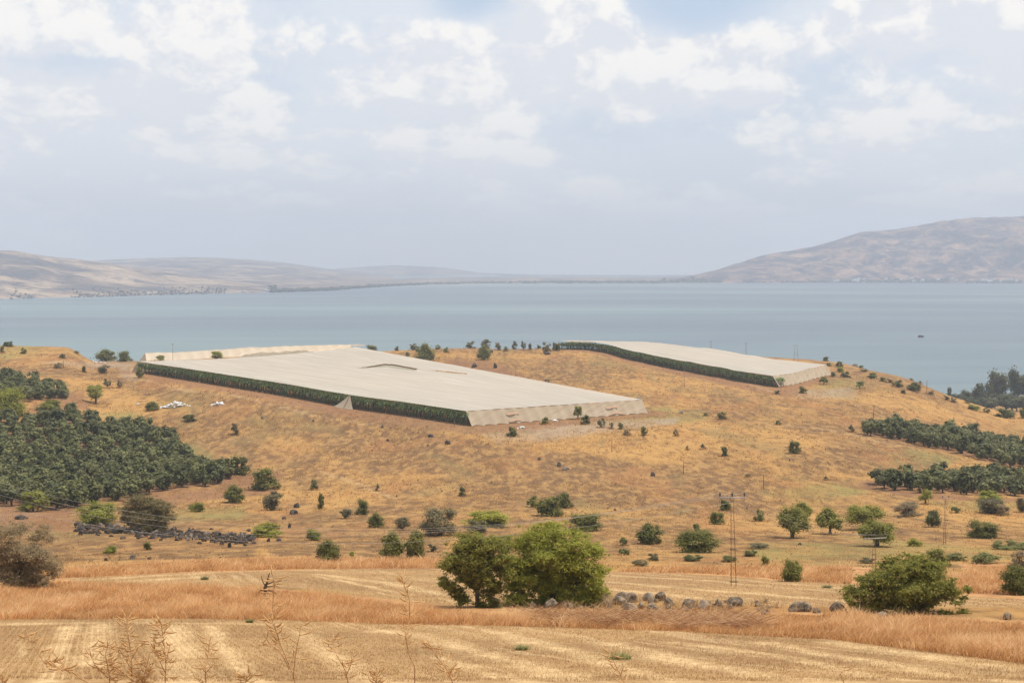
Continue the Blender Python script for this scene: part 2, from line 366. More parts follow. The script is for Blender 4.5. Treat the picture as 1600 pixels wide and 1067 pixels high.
def newmat(name):
    m = bpy.data.materials.new(name); m.use_nodes = True; return m, NT(m.node_tree)
def attr(T, name):
    return T.n('ShaderNodeAttribute', {'attribute_name': name}).outputs['Fac']
def finish(T, col, rough=0.9, bump=None, strength=0.3, dist=1.0, spec=0.1, trans=0.0):
    b = T.n('ShaderNodeBsdfPrincipled', Base_Color=col, Roughness=rough)
    b.inputs['Specular IOR Level'].default_value = spec
    if bump is not None:
        bn = T.n('ShaderNodeBump', Height=bump, Strength=strength, Distance=dist); T.t.links.new(bn.outputs[0], b.inputs['Normal'])
    out = b.outputs[0]
    if trans:
        tl = T.n('ShaderNodeBsdfTranslucent', Color=col)
        out = T.n('ShaderNodeMixShader', i0=trans, i1=out, i2=tl.outputs[0]).outputs[0]
    T.n('ShaderNodeOutputMaterial', Surface=out)

gm, T = newmat('dry_hillside')
pos = T.n('ShaderNodeNewGeometry').outputs['Position']
n1 = T.noise(pos, 0.012, 4, .55, .4); ps = T.mapping(pos, sc=(1,.33,1)); n2 = T.noise(ps, 0.085, 6, .62, .6); n3 = T.noise(ps, 0.42, 6, .68); n4 = T.noise(pos, 3.0, 4, .65); n5 = T.noise(pos, 14.0, 3, .6)
big = T.m('ADD', T.m('MULTIPLY', n1, .55), T.m('MULTIPLY', n2, .45))
c = T.mix(T.ramp(T.m('SUBTRACT', big, T.m('MULTIPLY', attr(T, 'dark'), .165)), .42, .58), (.165,.086,.039), (.375,.200,.064))
c = T.mix(T.m('MULTIPLY', T.ramp(n3, .42, .66), .65), c, (.43,.252,.090))
c = T.mix(T.m('MULTIPLY', T.ramp(n3, .50, .34), .70), c, (.125,.072,.034))
c = T.mix(T.m('MULTIPLY', T.ramp(T.noise(ps, .045, 5, .62, .8), .54, .68), .50), c, (.195,.145,.058))
c = T.mix(T.m('MULTIPLY', T.ramp(T.noise(T.mapping(ps, loc=(31,17,0)), .05, 5, .62, .5), .54, .66), .45), c, (.33,.15,.056))
c = T.mix(T.m('MULTIPLY', attr(T, 'green'), T.ramp(n2, .30, .75, 0, .75)), c, (.185,.185,.060))
c = T.mix(T.m('MULTIPLY', attr(T, 'grey'), T.ramp(n2, .25, .7, .15, .75)), c, T.mix(n3, (.20,.15,.11), (.38,.30,.23)))
c = T.mix(T.m('MULTIPLY', attr(T, 'soil'), .85), c, T.mix(n3, (.15,.070,.036), (.30,.155,.080)))
c = T.mix(T.m('MULTIPLY', attr(T, 'path'), T.ramp(n3, .3, .6, .1, .55)), c, (.44,.29,.15))
c = T.mix(attr(T, 'org'), c, T.mix(T.ramp(n3, .3, .7), (.32,.15,.064), (.50,.28,.12)))
# mown field: swaths that run away to the far left, lighter straw on some of them, drill rows between
sp = T.n('ShaderNodeSeparateXYZ', Vector=pos)
wob = T.m('MULTIPLY', T.m('SUBTRACT', T.noise(pos, .10, 2), .5), 2.2)
s = T.m('ADD', T.m('ADD', T.m('MULTIPLY', sp.outputs[0], .99), T.m('MULTIPLY', sp.outputs[1], .36)), wob)
s = T.m('ADD', s, T.m('MULTIPLY', T.m('MULTIPLY', sp.outputs[0], sp.outputs[0]), -.0063))
sv = T.n('ShaderNodeCombineXYZ', X=s, Y=T.m('MULTIPLY', sp.outputs[1], .05)).outputs[0]
sw = T.noise(sv, .42, 3, .6); sw2 = T.noise(T.mapping(sv, loc=(9,3,0)), 1.3, 2, .5)
rows = T.m('SINE', T.m('MULTIPLY', T.m('ADD', s, T.m('MULTIPLY', n4, .12)), 20.0))
patch = T.ramp(T.noise(pos, .09, 4, .6), .35, .65)
fc = T.mix(patch, (.27,.155,.068), (.385,.228,.098))
fc = T.mix(T.m('MULTIPLY', T.ramp(sw, .55, .68), .35), fc, (.66,.47,.26)); fc = T.mix(T.m('MULTIPLY', attr(T, 'swath'), T.ramp(n4, .34, .58, .3, 1.)), fc, (.68,.48,.25))
fc = T.mix(T.m('MULTIPLY', T.ramp(sw2, .56, .72), .45), fc, (.64,.45,.24))
fc = T.mix(T.m('MULTIPLY', T.ramp(rows, -.4, -.95), .13), fc, (.26,.155,.075))
fc = T.mix(T.m('MULTIPLY', T.ramp(n4, .5, .72), .45), fc, (.66,.46,.23))
fc = T.mix(T.m('MULTIPLY', T.ramp(n5, .52, .30), .55), fc, (.25,.15,.072))
c = T.mix(attr(T, 'stub'), c, fc)
c = T.mix(T.m('MULTIPLY', T.ramp(n5, .35, .75), .25), c, T.mix(.5, c, (.6,.42,.2)))
hgt = T.m('ADD', T.m('MULTIPLY', n3, .7), T.m('ADD', T.m('MULTIPLY', n4, .16), T.m('MULTIPLY', n5, .05)))
finish(T, c, .95, hgt, .55, 1.0, .05)
me = mesh_np('ground', np.stack([X, Yg, Z], -1).reshape(-1, 3), gridfaces(*X.shape), gm, True,
   {k: ('POINT', m.ravel()) for k, m in dict(path=m_path, swath=m_sw, dark=m_dark, stub=m_stub, org=m_org, green=m_green, soil=m_soil, grey=m_grey).items()})
tag(link('ground', me), 'dry golden grass hillside with two mown fields sloping to the lake', 'ground', kind='structure')

# ------------------------------------------------------------------ lake
wm, T = newmat('lake_water')
pos = T.n('ShaderNodeNewGeometry').outputs['Position']
cloud_shade = T.noise(T.mapping(pos, rot=(0,0,R(-9)), sc=(.00030,.00085,1)), 1.0, 5, .55, .4)
cloud_shade2 = T.noise(T.mapping(pos, loc=(3,1,0), rot=(0,0,R(4)), sc=(.0008,.006,1)), 1.0, 4, .6)
f = T.m('ADD', T.m('MULTIPLY', cloud_shade, .85), T.m('MULTIPLY', cloud_shade2, .15))
cw = T.mix(T.ramp(f, .40, .62), (.098,.128,.158), (.134,.202,.186))  # darker bands: cloud shadow on the lake put into the water colour
rip = T.noise(T.mapping(pos, sc=(.05,.16,1)), 1.0, 6, .65)
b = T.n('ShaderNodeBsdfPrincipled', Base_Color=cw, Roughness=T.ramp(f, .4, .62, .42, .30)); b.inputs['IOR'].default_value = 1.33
bn = T.n('ShaderNodeBump', Height=rip, Strength=.5, Distance=2.0); T.t.links.new(bn.outputs[0], b.inputs['Normal'])
T.n('ShaderNodeOutputMaterial', Surface=b)
xs = np.linspace(-9000, 9000, 37); ys = np.linspace(900, 11500, 30)
GX, GY = np.meshgrid(xs, ys)
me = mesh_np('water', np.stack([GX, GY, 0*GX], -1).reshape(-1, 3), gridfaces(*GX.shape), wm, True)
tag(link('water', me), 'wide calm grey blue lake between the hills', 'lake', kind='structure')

# ------------------------------------------------------------------ far hills
def hillmat(name, a, b, c3, scr, sc):
    m, T = newmat(name); pos = T.n('ShaderNodeNewGeometry').outputs['Position']
    p1 = T.noise(T.mapping(pos, rot=(0,0,.5), sc=(1,1.8,2.5)), sc, 6, .62, .9); p2 = T.noise(pos, sc*4, 6, .65, .6); p3 = T.noise(pos, sc*14, 4, .6)
    c = T.mix(T.ramp(p1, .38, .62), a, b); c = T.mix(T.m('MULTIPLY', T.ramp(p2, .5, .68), .7), c, c3)
    c = T.mix(T.m('MULTIPLY', T.ramp(p2, .54, .40), .9), c, scr)
    c = T.mix(T.m('MULTIPLY', T.ramp(p3, .50, .36), .55), c, scr)
    finish(T, c, .95, T.m('ADD', p2, T.m('MULTIPLY', p3, .4)), 1.0, 40.0, .03); return m
def far_hill(name, ridge, dsh, dr, mat, label, gully=1.0, seed=1, ns=70, nu=260, back=1500):
    """hill from the shore row up to a ridge line given in the photo; dsh, dr: distance of shore and ridge per column"""
    ru = np.array([p[0] for p in ridge]); uu = np.linspace(ru[0], ru[-1], nu)
    rv = pchip(ru, np.array([p[1] for p in ridge], float), uu)
    d0 = pchip([p[0] for p in dsh], np.array([p[1] for p in dsh], float), uu); d1 = pchip([p[0] for p in dr], np.array([p[1] for p in dr], float), uu)
    zr = HC + d1*ray(800, rv)[1]
    t = np.concatenate([np.linspace(0, 1, ns), np.linspace(1, 2, 16)[1:]])
    tt = np.minimum(t, 1)[:, None]
    D = np.where(t[:, None] <= 1, d0+(d1-d0)*tt, d1+(t[:, None]-1)*back)
    prof = np.where(t[:, None] <= 1, tt**1.15*(1.35-.35*tt), 1-.6*(t[:, None]-1)**1.3)
    Xh = (uu-800)/F*D
    g = vnoise(Xh+.35*D, D*.35, 520, seed, 5, .55); g2 = vnoise(Xh, D, 170, seed+7, 4, .55)
    env = np.where(t[:, None] <= 1, np.sin(np.pi*np.clip(tt, 0, 1))**.8, .3*(t[:, None]-1))
    zz = -3 + (zr+3)*prof + gully*env*np.abs(zr)*(.32*g+.12*g2) + 5*vnoise(Xh, D, 60, seed+3, 3)*tt
    me = mesh_np(name, np.stack([Xh, D, zz], -1).reshape(-1, 3), gridfaces(*Xh.shape), mat, True)
    return tag(link(name, me), label, 'hill', kind='structure')
hm_l = hillmat('pale_dry_slope', (.20,.15,.125), (.42,.31,.22), (.52,.40,.28), (.080,.080,.092), .0013)
hm_r = hillmat('scrubby_slope', (.115,.085,.082), (.36,.225,.160), (.60,.37,.235), (.036,.042,.066), .0024)
far_hill('hills', [(-900,380),(-400,384),(0,391),(70,399),(130,406),(200,417),(290,431),(380,443),(470,451),(520,454)], [(-900,3300),(0,4150),(250,4700),(450,5200),(520,5480)],
   [(-900,5200),(0,5700),(250,5900),(450,5800),(520,5700)], hm_l, 'nearest pale bare hill at the left end of the far shore', 1.0, 2)
far_hill('hills', [(60,425),(130,409),(220,404),(300,402),(380,405),(440,410),(520,421),(600,429),(680,436),(760,440),(800,442)], [(60,5800),(400,6000),(520,5650),(640,6500),(800,7100)],
   [(60,10500),(400,11500),(800,12000)], hm_l, 'long low hill with a flat top behind the left hill', .7, 5)
far_hill('hills', [(420,428),(540,419),(620,415),(690,418),(760,428),(830,434),(960,437),(1080,438),(1200,439)], [(420,12500),(1200,12500)], [(420,14500),(1200,14500)], hm_l, 'faintest hill fading into the haze near the middle', .5, 8, 40, 200, 700)
far_hill('hills', [(1015,442),(1060,435),(1110,424),(1150,412),(1200,397),(1250,389),(1300,377),(1340,364),(1400,358),(1440,351),(1510,341),(1560,339),(1600,338),(1750,330),(2000,322),(2400,320)],
   [(1015,7350),(1300,7600),(1600,7400),(2400,6500)], [(1015,7900),(1200,8600),(1400,9000),(1600,9200),(2400,9000)], hm_r, 'tall scrubby hill rising over the right end of the lake', 1.15, 4, 110, 420)
# low plain that closes the far end of the lake
us = np.linspace(380, 1150, 160); d0 = pchip([380,450,560,650,800,1040,1150], np.array([5000,5400,6200,6750,7300,7350,7500.]), us)
rows_ = [(0,-2),(40,2.5),(400,4),(1500,7),(2600,6)]
V = np.array([[(u-800)/F*(d+a), d+a, z+1.5*math.sin(u*.11+a)] for (a, z) in rows_ for u, d in zip(us, d0)])
tag(link('ground', mesh_np('ground', V, gridfaces(5, 160), hm_l, True)), 'low flat far shore closing the end of the lake', 'shore', kind='structure')

def blobs(n, seed):
    r = np.random.default_rng(seed); base = []
    return r
ico_v = None
def icosphere(sub):
    t = (1+5**.5)/2
    v = [(-1,t,0),(1,t,0),(-1,-t,0),(1,-t,0),(0,-1,t),(0,1,t),(0,-1,-t),(0,1,-t),(t,0,-1),(t,0,1),(-t,0,-1),(-t,0,1)]
    v = [tuple(np.array(p)/np.linalg.norm(p)) for p in v]
    f = [(0,11,5),(0,5,1),(0,1,7),(0,7,10),(0,10,11),(1,5,9),(5,11,4),(11,10,2),(10,7,6),(7,1,8),(3,9,4),(3,4,2),(3,2,6),(3,6,8),(3,8,9),(4,9,5),(2,4,11),(6,2,10),(8,6,7),(9,8,1)]
    for _ in range(sub):
        cache = {}; nf = []
        def mid(a, b):
            k = (min(a,b), max(a,b))
            if k not in cache:
                p = (np.array(v[a])+np.array(v[b])); v.append(tuple(p/np.linalg.norm(p))); cache[k] = len(v)-1
            return cache[k]
        for a, b, c in f:
            x, y, z = mid(a,b), mid(b,c), mid(c,a); nf += [(a,x,z),(b,y,x),(c,z,y),(x,y,z)]
        f = nf
    return np.array(v), np.array(f)

# ------------------------------------------------------------------ foliage
def leafmat(name, dark, light, tr=.32):
    m, T = newmat(name)
    r = attr(T, 'rnd'); oi = T.n('ShaderNodeObjectInfo').outputs['Random']
    pos = T.n('ShaderNodeTexCoord').outputs['Object']
    k = T.m('ADD', T.m('MULTIPLY', r, .50), T.m('ADD', T.m('MULTIPLY', oi, .38), T.m('MULTIPLY', T.noise(pos, 5, 2), .3)))
    c = T.mix(T.ramp(k, .15, .95, smooth=False), dark, light)
    finish(T, c, .6, spec=.25, trans=tr); return m
LM = {'r': leafmat('dark_green_leaf', (.062,.063,.012), (.27,.255,.050), .38),
      't': leafmat('green_leaf', (.13,.125,.020), (.44,.41,.080), .45),
      'g': leafmat('grey_green_leaf', (.100,.082,.036), (.260,.215,.098)),
      'h': leafmat('olive_brown_leaf', (.120,.088,.032), (.310,.245,.095)),
      'l': leafmat('light_green_leaf', (.115,.120,.016), (.43,.42,.062), .45),
      'y': leafmat('yellow_green_leaf', (.17,.17,.014), (.46,.42,.040)),
      'b': leafmat('dry_brown_leaf', (.20,.145,.075), (.46,.35,.19), .4),
      'o': leafmat('olive_leaf', (.030,.034,.009), (.205,.200,.062), .2),
      'w': leafmat('low_green_leaf', (.090,.092,.026), (.265,.250,.072)),
      'x': leafmat('far_tree_leaf', (.042,.044,.012), (.165,.158,.052)),
      'n': leafmat('banana_leaf', (.12,.165,.055), (.40,.47,.16), .5)}
bark, T = newmat('bark')
pos = T.n('ShaderNodeTexCoord').outputs['Object']
nz = T.noise(T.mapping(pos, sc=(8,8,2)), 3, 5, .6)
finish(T, T.mix(nz, (.055,.042,.030), (.17,.135,.10)), .9, nz, .5, .05)
def leaves_at(P, N, size, r, asp=1.7):
    """diamond leaves at points P facing roughly N"""
    n = len(P); N = N + r.normal(0, .55, (n, 3)); N /= np.linalg.norm(N, axis=1)[:, None]+1e-9
    A = r.normal(0, 1, (n, 3)); A -= (A*N).sum(1)[:, None]*N; A /= np.linalg.norm(A, axis=1)[:, None]+1e-9; B = np.cross(N, A)
    s = size*r.uniform(.6, 1.4, n)[:, None]
    V = np.stack([P-A*s*asp*.5, P+B*s*.5, P+A*s*asp*.5, P-B*s*.5], 1).reshape(-1, 3)
    return V, np.arange(4*n).reshape(-1, 4)
def crown_points(r, n, lobes, shell=.38, clump=0.0):
    L = np.array(lobes); wgt = (L[:, 3]*L[:, 4]*L[:, 5])**(2/3); k = r.choice(len(L), n, p=wgt/wgt.sum())
    d = r.normal(0, 1, (n, 3)); d /= np.linalg.norm(d, axis=1)[:, None]
    rad = np.abs(r.normal(.60, .30, n)) if shell < 1 else np.abs(r.normal(0, .78, n))
    P = L[k, :3] + d*L[k, 3:6]*rad[:, None]*(1+.12*r.normal(0, 1, n))[:, None]
    cen = np.average(L[:, :3], axis=0, weights=wgt)
    N = d*.6 + (P-cen)*.5/np.maximum(1e-3, np.abs(L[:, :3]-cen).max()) + np.array([0, 0, .75])
    return P, N, k
def lobes_bush(r, nl, z0, spread=.34, rl=(.13, .26), flat=1.0):
    out = []
    for _ in range(nl):
        a = r.uniform(0, 2*np.pi); q = r.uniform(0, 1)**.55*spread; z = r.uniform(z0, .80)
        lim = math.sqrt(max(.05, 1-((z-.35)/.62)**2)); q *= lim; s = r.uniform(*rl)
        out.append((q*math.cos(a), q*math.sin(a), min(z, 1-s*.9), s, s, s*flat*.9))
    return out
def stem_mesh(name, r, lobes, n, base_r, fork=.15):
    b = MB()
    for k in range(n):
        L = lobes[int(r.integers(len(lobes)))]; e = np.array(L[:3]); s0 = np.array([r.normal(0, .012), r.normal(0, .012), -.03])
        f = np.array([e[0]*.15, e[1]*.15, fork*r.uniform(.7, 1.3)])
        m_ = (f+e)*.5 + r.normal(0, .03, 3)
        b.tube([s0, f*.6, f, m_, e], np.array([1.25, 1, .8, .5, .22])*base_r, 5)
    return b.mesh(name, bark, True)
def crown_mesh(name, r, n, leaf, lobes, mat, shell=.38, asp=1.7, zmin=0.0):
    P, N, k = crown_points(r, n, lobes, shell)
    # gaps: thin out by a lumpy field
    h = vnoise(P[:, 0]+P[:, 2]*.7, P[:, 1]-P[:, 2]*.5, .16 if shell < 1 else .7, int(r.integers(999)), 2)
    keep = (h > r.uniform(-1.0, -.15 if shell < 1 else -.05, len(P))) & (P[:, 2] > zmin); P, N = P[keep], N[keep]
    V, Q = leaves_at(P, N, leaf, r, asp)
    return mesh_np(name, V, Q, mat, attrs={'rnd': ('FACE', np.clip(.5+.32*h[keep]+r.normal(0, .22, len(P)), 0, 1))})
PROTO = {}
def proto(kind, lod, var):
    key = (kind, lod, var)
    if key in PROTO: return PROTO[key]
    r = np.random.default_rng(hash((ord(kind), lod, var)) % 99991)
    n, leaf = {0: (900, .085), 1: (4200, .042), 2: (12000, .026)}[lod]
    if kind in 'tx': lobes = lobes_bush(r, 16+10*lod, .34, .36, (.11, .22)); zmin = .10; fork = .28
    elif kind == 'o': lobes = lobes_bush(r, 13+8*lod, .16, .36, (.14, .24)); zmin = .03; fork = .2
    elif kind == 'w': lobes = lobes_bush(r, 14+8*lod, .05, .40, (.10, .20), 1.5); zmin = 0; fork = .1
    elif kind in 'gb': lobes = lobes_bush(r, 14+12*lod, .10, .36, (.10, .20)); zmin = 0; fork = .1; n = int(n*.8); leaf *= .85
    else: lobes = lobes_bush(r, 13+10*lod, .12, .36, (.13, .25)); zmin = 0; fork = .12
    c = crown_mesh('crown', r, n, leaf, lobes, LM[kind], .42, 1.8, zmin)
    s_ = stem_mesh('trunk', r, lobes, 5+4*lod, .030 if kind in 'txo' else .018, fork)
    PROTO[key] = (c, s_); return PROTO[key]
def put(kind, p, w, h, label, group=None, name=None, cat=None, lod=0, parts=True):
    c, s_ = proto(kind, lod, int(rng.integers(4 if lod == 0 else 3)))
    tree = kind in 'txo'
    o = empty(name or ('small_tree' if tree else 'shrub'), p, rng.uniform(0, 6.28), (w, w*rng.uniform(.85, 1.05), h))
    tag(o, label, cat or ('tree' if tree else 'bush'), group)
    link('crown' if tree else 'foliage', c, o)
    if parts: link('trunk' if tree else 'stem', s_, o)
    return o

# hillside bushes: kind | column | base row | width | height (photo pixels) | label
BUSH = """
r|13|542|17|11|rounded dark bush on the crest at the far left of the hill
r|3|551|9|12|small dark bush cut by the left edge just below the crest
r|37|553|10|11|small green bush right of the rounded dark one on the left crest
w|97|560|13|8|faint low bush below the bare left bluff
g|92|575|19|10|grey green bush midway down the left bluff slope
g|120|553|9|6|tiny grey bush on the falling edge of the left bluff
r|131|582|8|12|narrow upright bush on the slope left of the dirt path
g|163|583|24|15|twiggy grey bush just below the pair of big bushes by the lake
r|166|564|36|20|wide dark bush at the lakeside edge, larger of a touching pair
r|196|565|25|18|smaller right bush of the touching pair by the lakeside edge
r|218|590|15|18|dark bush at the left corner of the big netted plantation
t|150|630|31|34|solitary dark upright tree above the left olive grove
g|168|606|17|17|sparse grey bush uphill of the solitary upright tree
g|187|606|9|13|thin grey stalky bush right of the sparse grey bush on the upper left slope
l|249|560|19|9|light green bush in front of the left end of the cream net
l|338|561|27|13|light green bush before the middle of the cream net
r|238|641|24|15|dark bush beside the white rubbish heap
w|296|658|25|11|low green bush below the white rubbish heap
g|367|679|19|20|lone rounded grey green bush on the slope under the plantation's long side
r|265|682|22|16|dark bush standing above the upper edge of the left olive grove
l|78|641|42|19|broad light green bush between the two left olive blocks
l|12|648|66|48|large light green tree rising at the left edge between the olive blocks
r|375|741|36|32|leafy green bush just off the right tip of the left olive grove
r|416|764|48|36|big dark bush with power wires passing in front of it
g|428|797|44|34|grey green bush below the big dark bush under the wires
r|366|785|37|30|dark rounded bush below the front edge of the left olive grove
l|306|799|29|16|low light green bush on grass right of the big bush over the stone heap
l|52|799|54|34|light green bush at the lower left corner of the olive grove
l|150|817|66|42|pale green bush left of the big bush over the stone heap
b|28|917|30|19|small brown bush at the foot of the big grey bush on the left edge
b|68|918|24|24|rounded brown bush right of the small brown one in the orange grass
l|173|865|24|15|small green bush on grass below the stone heap, left of two
r|230|859|17|15|small dark bush on grass below the stone heap, right of two
y|420|839|50|24|yellow green bush on the slope right of the stone heap
w|491|765|15|18|thin green bush above a narrow upright one on the middle left slope
r|502|795|14|28|narrow upright dark bush on the middle left slope
g|540|810|25|18|grey green bush left of the two dark bushes in the middle
r|565|804|24|26|dark bush higher up of two near the middle of the slope
r|588|824|29|25|dark bush lower down of two near the middle of the slope
g|629|828|32|24|grey green bush above the two joined dark bushes
r|612|873|44|46|left of two joined dark bushes behind the upper mown field
r|648|873|36|52|right of two joined dark bushes behind the upper mown field
g|688|836|74|48|large rounded grey green bush uphill of the feathery near tree
y|765|822|82|26|long bright yellow green bush behind the near trees
g|745|832|44|22|grey bush in front of the bright yellow green bush
l|489|844|28|21|small light green bush between the yellow green bush and the upper field
r|512|877|46|36|dark dense bush standing behind the left part of the upper field
l|549|872|10|12|tiny green bush between the dense dark bush and the joined pair
g|674|862|20|16|small grey bush right of the two joined dark bushes
g|590|767|9|13|tiny grey bush alone on the mid slope above the dark pair
r|723|775|13|17|small upright green bush alone in the middle of the golden slope
r|786|862|36|30|dark bush half hidden behind the gap between the near trees
r|832|792|19|21|leftmost bush of the clump of three above the big near bush
r|859|806|46|36|middle and largest bush of the clump of three above the big near bush
r|883|793|29|26|right bush of the clump of three above the big near bush
r|914|829|58|30|wide dark bush just above the top of the big near bush
r|1014|849|46|35|dome shaped dark green bush right of the big near bush
w|975|852|14|15|small green bush left of the dome shaped dark bush
w|975|867|19|12|low grey green bush below the dome shaped dark bush, on its left
r|1091|863|74|36|broad dark bush with a humped top left of the power pole
r|1088|829|16|14|small round bush right behind the broad humped bush
r|1121|819|26|22|round green bush just left of the power pole
r|1133|797|19|21|upper dark bush behind the power pole just below its crossarm
r|1186|814|21|23|upright dark bush right of the power pole
g|1020|876|24|14|grey low bush behind the right part of the upper field
g|1000|884|34|11|flat grey weeds patch at the rim of the upper field
w|1082|876|36|10|flat green weeds patch below the broad humped bush
w|1139|878|24|11|low weed clump directly left of the power pole legs
w|1172|869|25|11|low green clump right of the power pole legs
r|1196|884|18|19|rounded bush at the rim of the upper field right of the pole
g|1184|857|38|10|long grey low scrub right of the pole above the low green clump
t|1238|840|66|55|broad spreading tree with a short trunk, leftmost of the right hand tree row
t|1256|812|32|30|smaller tree rising behind the leftmost tree of the right hand row
t|1297|834|47|43|see through tree second from left in the right hand tree row
t|1351|826|68|42|wide tree behind the flat topped tree in the right hand row
t|1370|853|74|46|large flat topped tree with a pole crossarm in front of it
b|1420|806|56|24|brownish scrub right of the right hand tree row
t|1446|787|25|26|small round tree just below the lower right olive grove
o|1456|823|28|28|olive toned small tree under the brownish scrub by the double pole
w|1493|801|15|11|small low bush right of the double pole
l|1546|785|42|20|light green bush under the lower right olive grove
g|1548|802|60|26|long grey scrub below the light green bush at right
b|1567|805|25|20|brown twiggy bush inside the long grey scrub at right
g|1597|800|24|26|grey bush cut by the right edge beside the long grey scrub
r|1534|840|58|29|compact dark green bush alone on the right hand grass
y|1428|853|26|13|small bright green bush right of the large flat topped tree
w|1580|858|66|14|long low green scrub strip near the right edge
w|1540|880|48|16|low green scrub between the long strip and the orange grass at right
w|1495|876|40|12|low scrub patch left of the green scrub at right
r|1237|908|38|38|round bush on the far rim of the upper field right of the pole
r|1590|928|58|46|dense dark green bush at the right edge in orange grass
b|1592|893|42|38|brownish bush behind the dense dark green bush at the right edge
g|1355|880|30|10|low grey scrub behind the top of the right near bush
r|1466|884|42|30|dark tree top poking out behind the right near bush
r|663|569|38|34|bushy green tree where the plantation roof meets the golden crest
r|579|548|23|11|dark bush on the skyline above the plantation roof's peak
g|524|549|15|5|tiny dry bush on the edge of the plantation roof skyline
r|620|548|8|8|tiny dark bush on the skyline left of the bushy green tree
g|646|547|17|12|grey bush on the skyline touching the bushy green tree
r|684|546|10|8|tiny dark bush on the skyline right of the bushy green tree
r|697|551|9|10|upright tiny bush second right of the bushy green tree
r|637|557|8|8|small bush left of the foot of the bushy green tree
g|736|542|19|14|wide grey bush, first of the skyline row on the golden crest
r|756|562|25|24|dark bush below the skyline row on the golden crest
g|760|544|22|17|grey bush on the skyline directly above the dark one
g|778|547|15|13|rounded grey bush fourth in the skyline row
g|791|549|10|9|small low bush in the gap of the skyline row
g|804|546|10|15|upright pale bush in the skyline row
g|818|547|10|16|tallest upright pale bush in the skyline row
r|828|547|7|12|slim dark bush right of the tallest pale one on the skyline
r|842|545|8|7|tiny dark bush left of the right netted plantation
g|855|552|17|20|dark grey bush at the left tip of the right plantation
r|869|548|15|16|dense dark bush touching the left tip of the right plantation
b|855|602|11|13|lone dry brown bush on gold grass behind the plantation roof
r|800|682|20|19|dark bush in front of the plantation's net end, near its left corner
r|851|663|13|13|small bush before the plantation's net end, left of the upright tree
t|903|655|15|23|slim upright tree in front of the plantation's net end
r|914|663|17|17|bush right beside the slim upright tree
g|940|668|15|17|grey bush first in the row right of the slim tree
g|955|670|10|13|narrow grey bush second in the row right of the slim tree
r|970|671|10|13|dark bush third in the row right of the slim tree
b|981|680|14|12|dry bush just below the dark third bush in the row
r|1006|680|13|16|dark upright bush at the right end of the row below the plantation
g|1056|681|9|12|small grey bush between the row's end and the green field edge
r|1128|655|17|14|round bush alone right of the green field
r|1132|712|16|17|dark bush alone on the golden slope right of centre
g|1098|702|10|10|small bush left of the lone dark bush on the golden slope
g|1074|703|6|9|tiny bush, leftmost of three on the golden slope
w|1103|650|9|6|tiny green bush left of the round bush by the green field
g|1214|616|13|8|small bush just below the right plantation's net end
r|1254|614|14|12|round bush on soil below the right plantation's net end
t|1287|601|17|14|small round tree with shade under it right of the net end
r|1302|589|10|9|small round bush uphill of the small shady tree
r|1290|563|12|8|dark bush at the skyline where the right plantation ends
r|1295|572|10|7|small bush just under the skyline bush by the right plantation
r|1311|574|15|11|dark bush right of the right plantation's top corner
l|1313|582|15|10|greener bush stacked below the dark corner bush
r|1321|590|17|11|lowest bush of the stack right of the right plantation
t|1343|607|17|13|round tree on the olive coloured patch of the right slope
b|1337|566|11|6|small brown bush on the right skyline
r|1345|571|11|5|flat dark bush under the small brown skyline bush
w|1349|581|12|6|low green bush on the upper right slope
r|1363|592|19|11|oval bush, first of the diagonal line on the right slope
r|1380|596|12|8|small bush, second of the diagonal line on the right slope
g|1389|598|14|8|grey bush, third of the diagonal line on the right slope
r|1403|604|19|12|oval dark bush, fourth of the diagonal line on the right slope
r|1428|611|23|15|largest dark bush of the diagonal line on the right slope
r|1411|615|10|7|small bush just below the diagonal line on the right slope
r|1424|591|6|4|speck of a bush on the right skyline above the largest slope bush
r|1438|598|6|5|speck of a bush on the right skyline further down
g|1454|617|13|8|grey bush low on the right slope near its skyline
g|1478|625|13|9|left one of two touching grey bushes on the right slope
g|1490|629|15|10|right one of two touching grey bushes on the right slope
r|1512|631|9|7|small dark bush on the skyline beside the lakeside wood
l|1521|641|22|11|light green bush below the lakeside wood
r|1541|645|13|9|small bush right of the light green one below the lakeside wood
r|1570|653|34|17|wide dark bush under the red roofed house
r|1598|654|16|18|dark bush at the right edge below the red roofed house
r|1242|708|23|21|lone dark bush on the bulge of the right golden slope
g|1330|675|12|13|small grey bush left of the upper right olive grove
w|1215|664|11|8|tiny green bush on the smooth grass left of the right groves
g|1168|746|9|7|tiny grey weed bush beside a thin post on the slope
g|1290|750|9|7|tiny grey bush above the left tip of the lower right grove
""".strip().split('\n')
BASES = []
for L in BUSH:
    k, u, v, wd, ht, lab = L.split('|'); u, v, wd, ht = map(float, (u, v, wd, ht))
    p = hit(u, v); sc = p[1]/F
    BASES.append((p[0], p[1], wd*sc))
    put(k, p-np.array([0, 0, .03*ht*sc]), wd*sc*1.06, ht*sc*1.05, lab, 'bushes scattered over the dry hillside', lod=0 if wd < 22 else (1 if wd < 55 else 2))

# olive groves
def grove(poly, spacing, size, label_front, label_rest, group, rot=.3, seed=1):
    r = np.random.default_rng(seed); pts = np.array([hit(u, v)[:2] for u, v in poly]); lo, hi = pts.min(0)-10, pts.max(0)+10
    cs, sn = math.cos(rot), math.sin(rot); out = []
    n = int(max(hi-lo)/spacing)+4; c0 = (lo+hi)/2
    for i in range(-n, n):
        for j in range(-n, n):
            q = c0 + spacing*np.array([i*cs-j*sn, i*sn+j*cs]) + r.normal(0, spacing*.10, 2)
            if inpoly(np.array(q[0]), np.array(q[1]), [tuple(p) for p in pts]): out.append((q[0], q[1]))
    return out

